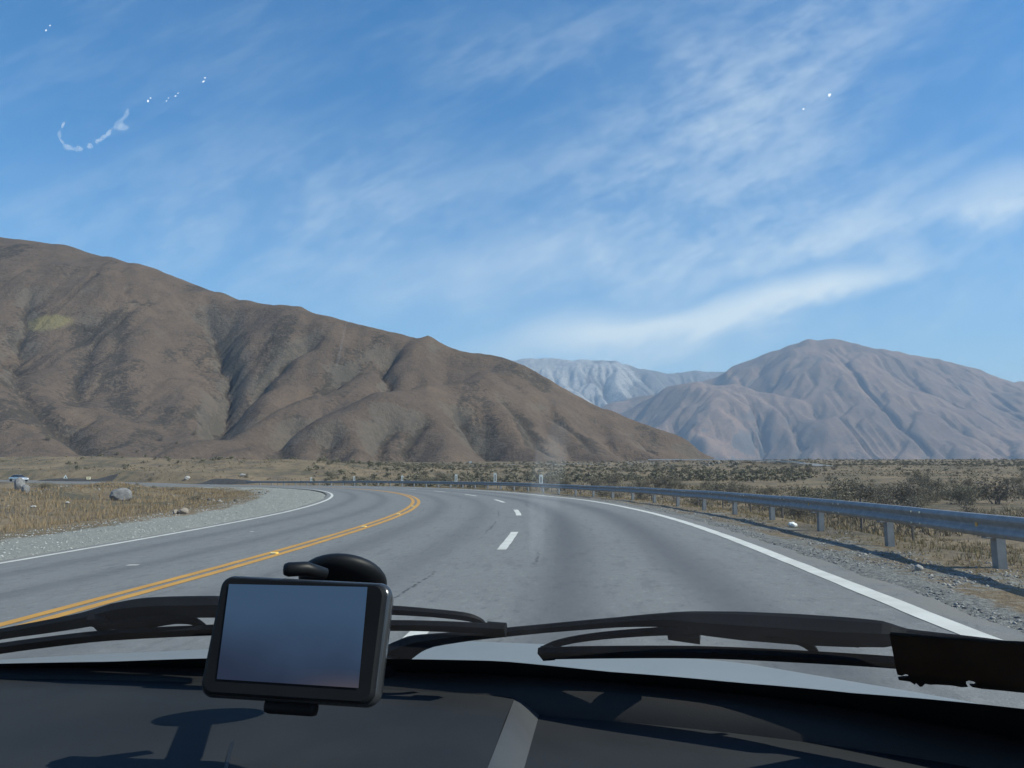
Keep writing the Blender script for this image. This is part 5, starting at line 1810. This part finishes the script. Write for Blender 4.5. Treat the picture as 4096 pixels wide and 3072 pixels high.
_mx = nt.nodes.new("ShaderNodeMixShader"); _mx.inputs[0].default_value = 0.35
_out = [q for q in nt.nodes if q.type == 'OUTPUT_MATERIAL'][0]
nt.links.new(b.outputs[0], _mx.inputs[1]); nt.links.new(_tl.outputs[0], _mx.inputs[2]); nt.links.new(_mx.outputs[0], _out.inputs[0])
from_bm("strip", bm, M_TAPE, e)
# its upper edge curls as a bluish clear film
bm = bmesh.new()
top_px = tape_px[:9]
a_ = [bm.verts.new(Vector(wpt(x, y, -0.0030)) - Vector(e.location)) for x, y in top_px]
c_ = [bm.verts.new(Vector(wpt(x + 1, y - 2.4 + 0.8 * math.sin(x * 0.4), -0.0030)) - Vector(e.location)) for x, y in top_px]
for i in range(len(a_) - 1): bm.faces.new((a_[i], a_[i + 1], c_[i + 1], c_[i]))
from_bm("film_edge", bm, newmat("film_edge", (0.03, 0.05, 0.07), 0.3)[0], e)

# ------------------------------------------------------------------ navigation device on its sucker mount
C4 = [Vector(PD(213.5, 574, .475)), Vector(PD(387, 580.5, .466)), Vector(PD(380.5, 709.5, .446)), Vector(PD(199, 695, .455))]   # TL TR BR BL of the face
cen = sum(C4, Vector()) / 4
ux = ((C4[1] - C4[0]) + (C4[2] - C4[3])).normalized()
uy0 = ((C4[0] - C4[3]) + (C4[1] - C4[2])).normalized()
un = ux.cross(uy0).normalized()            # out of the screen, towards the lens
uy = un.cross(ux).normalized()
gw = ((C4[1] - C4[0]).length + (C4[2] - C4[3]).length) / 2; gh = ((C4[0] - C4[3]).length + (C4[1] - C4[2]).length) / 2
gps = bpy.data.objects.new("navigation_device", None); COL.objects.link(gps); gps.empty_display_size = 0.05
gps.matrix_world = Matrix.Translation(cen) @ Matrix((ux, uy, un)).transposed().to_4x4()
tag(gps, "small dark navigation screen on a sucker mount above the dashboard", "navigation device")


def rbox(w, h, z0, z1, r, seg=6, taper=1.0, edge=0.0):
    """rounded rectangle block between z0 (back) and z1 (front)"""
    bm = bmesh.new(); ring = []
    for cx_, cy_, a0 in ((w / 2 - r, h / 2 - r, 0), (-w / 2 + r, h / 2 - r, 90), (-w / 2 + r, -h / 2 + r, 180), (w / 2 - r, -h / 2 + r, 270)):
        for k in range(seg + 1):
            a = math.radians(a0 + 90 * k / seg); ring.append((cx_ + r * math.cos(a), cy_ + r * math.sin(a)))
    lv = [(z0, taper)] + ([(z1 - edge, 1.0), (z1 - edge * 0.3, 1 - edge * 0.35 / w * 2), (z1, 1 - edge * 2.0 / w)] if edge else [(z1, 1.0)])
    R = [[bm.verts.new((x * s, y * s, z)) for x, y in ring] for z, s in lv]
    n = len(ring)
    for i in range(len(R) - 1):
        for j in range(n): bm.faces.new((R[i][j], R[i][(j + 1) % n], R[i + 1][(j + 1) % n], R[i + 1][j]))
    bm.faces.new(R[0][::-1]); bm.faces.new(R[-1])
    return bm


M_GPS = plastic("device_black", (0.006, 0.007, 0.009), 0.5, 900, 0.08)
M_GPS.node_tree.nodes["Principled BSDF"].inputs["Specular IOR Level"].default_value = 0.25
M_GPSS = newmat("device_side_gloss", (0.045, 0.05, 0.058), 0.22, 0.3)[0]
from_bm("housing", rbox(gw, gh, -0.018, -0.003, gw * 0.075, 8, 0.97, 0.004), M_GPSS, gps, True)
from_bm("bezel", rbox(gw * 0.955, gh * 0.955, -0.010, 0.0, gw * 0.06, 8, 1.0, 0.002), M_GPS, gps, False)


def loc2(px, py, z=0.0006):
    d = Vector(ray(px, py)); o0 = Vector((0, 0, CAM_H))
    t = (cen + un * z - o0).dot(un) / d.dot(un); q = o0 + d * t - cen
    return Vector((q.dot(ux), q.dot(uy), z))


M_SCR, nt, b = newmat("device_screen", (0.006, 0.010, 0.016), 0.4, 0.0, 0.06)
tc = coords(nt); gx, gy, _ = sepxyz(nt, tc)
ncl = noise(nt, tc, 18, 3, 0.5)
reflect_tint = mixc(nt, (gy * (1 / gh) + 0.5 + (ncl - 0.5) * 0.5 + gx * 1.0).ramp(0.1, 0.75), (0.016, 0.022, 0.044), (0.034, 0.066, 0.122))  # reflected light on the screen painted as a blue gradient with a pinkish corner
reflect_tint = mixc(nt, ((gx * (1 / gw) - 0.18).ramp(-0.25, 0.2) * ((gy * (-1 / gh)) - 0.22).ramp(-0.02, 0.22)) * 0.75, reflect_tint, (0.085, 0.070, 0.075))
setc(nt, b, reflect_tint, 'Emission Color'); b.inputs['Emission Strength'].default_value = 0.80
bm = bmesh.new()
vs = [bm.verts.new(loc2(*q)) for q in ((216.7, 679), (358.4, 688), (367.5, 587), (229, 584))]
bm.faces.new(vs); from_bm("screen", bm, M_SCR, gps)
# lower tab of the cradle
q = loc2(290, 708, -0.010)
bm = bmesh.new(); add_box(bm, (q.x, q.y + 0.0005, -0.012), (0.029, 0.008, 0.010)); bevel(bm, 0.003, 2); from_bm("cradle", bm, M_GPS, gps, True)
# cradle back, arm, sucker dome and locking lever: built in world space then put under the device
inv = gps.matrix_world.inverted()


def gps_part(name, bm, mat, smooth=True):
    me = bpy.data.meshes.new(name); bm.normal_update(); bm.to_mesh(me); bm.free(); me.transform(inv)
    return link(name, me, mat, gps, smooth)


cup_c = Vector(wpt(343, 581, -0.006))
bm = bmesh.new(); bmesh.ops.create_uvsphere(bm, u_segments=32, v_segments=16, radius=1.0)
rotm = Vector(WN).to_track_quat('Z', 'Y').to_matrix().to_4x4()
bmesh.ops.transform(bm, matrix=Matrix.Translation(cup_c) @ rotm @ Matrix.Diagonal((0.030, 0.030, 0.011, 1)), verts=bm.verts)
gps_part("sucker", bm, M_GPS)
lev = Vector(PD(297, 569.5, 0.485))
bm = bmesh.new(); sweep(bm, [lev + Vector((-0.0072, 0.0, 0.0)), lev + Vector((-0.005, 0, 0)), lev + Vector((0.004, 0.004, 0)), lev + Vector((0.014, 0.012, -0.004))], circle_prof(0.0042, 12), scales=[0.8, 1.0, 1.0, 0.8]); gps_part("lever", bm, M_GPS)
bm = bmesh.new(); sweep(bm, [cup_c + Vector((-0.01, -0.004, -0.004)), cen - un * 0.034 + uy * 0.012, cen - un * 0.016], circle_prof(0.008, 10)); gps_part("arm", bm, M_GPS)
bm = bmesh.new(); add_box(bm, (0, 0, 0), (0.04, 0.05, 0.006)); bevel(bm, 0.002, 2); bmesh.ops.transform(bm, matrix=gps.matrix_world @ Matrix.Translation((0, -0.004, -0.0205)), verts=bm.verts); gps_part("back_plate", bm, M_GPS)
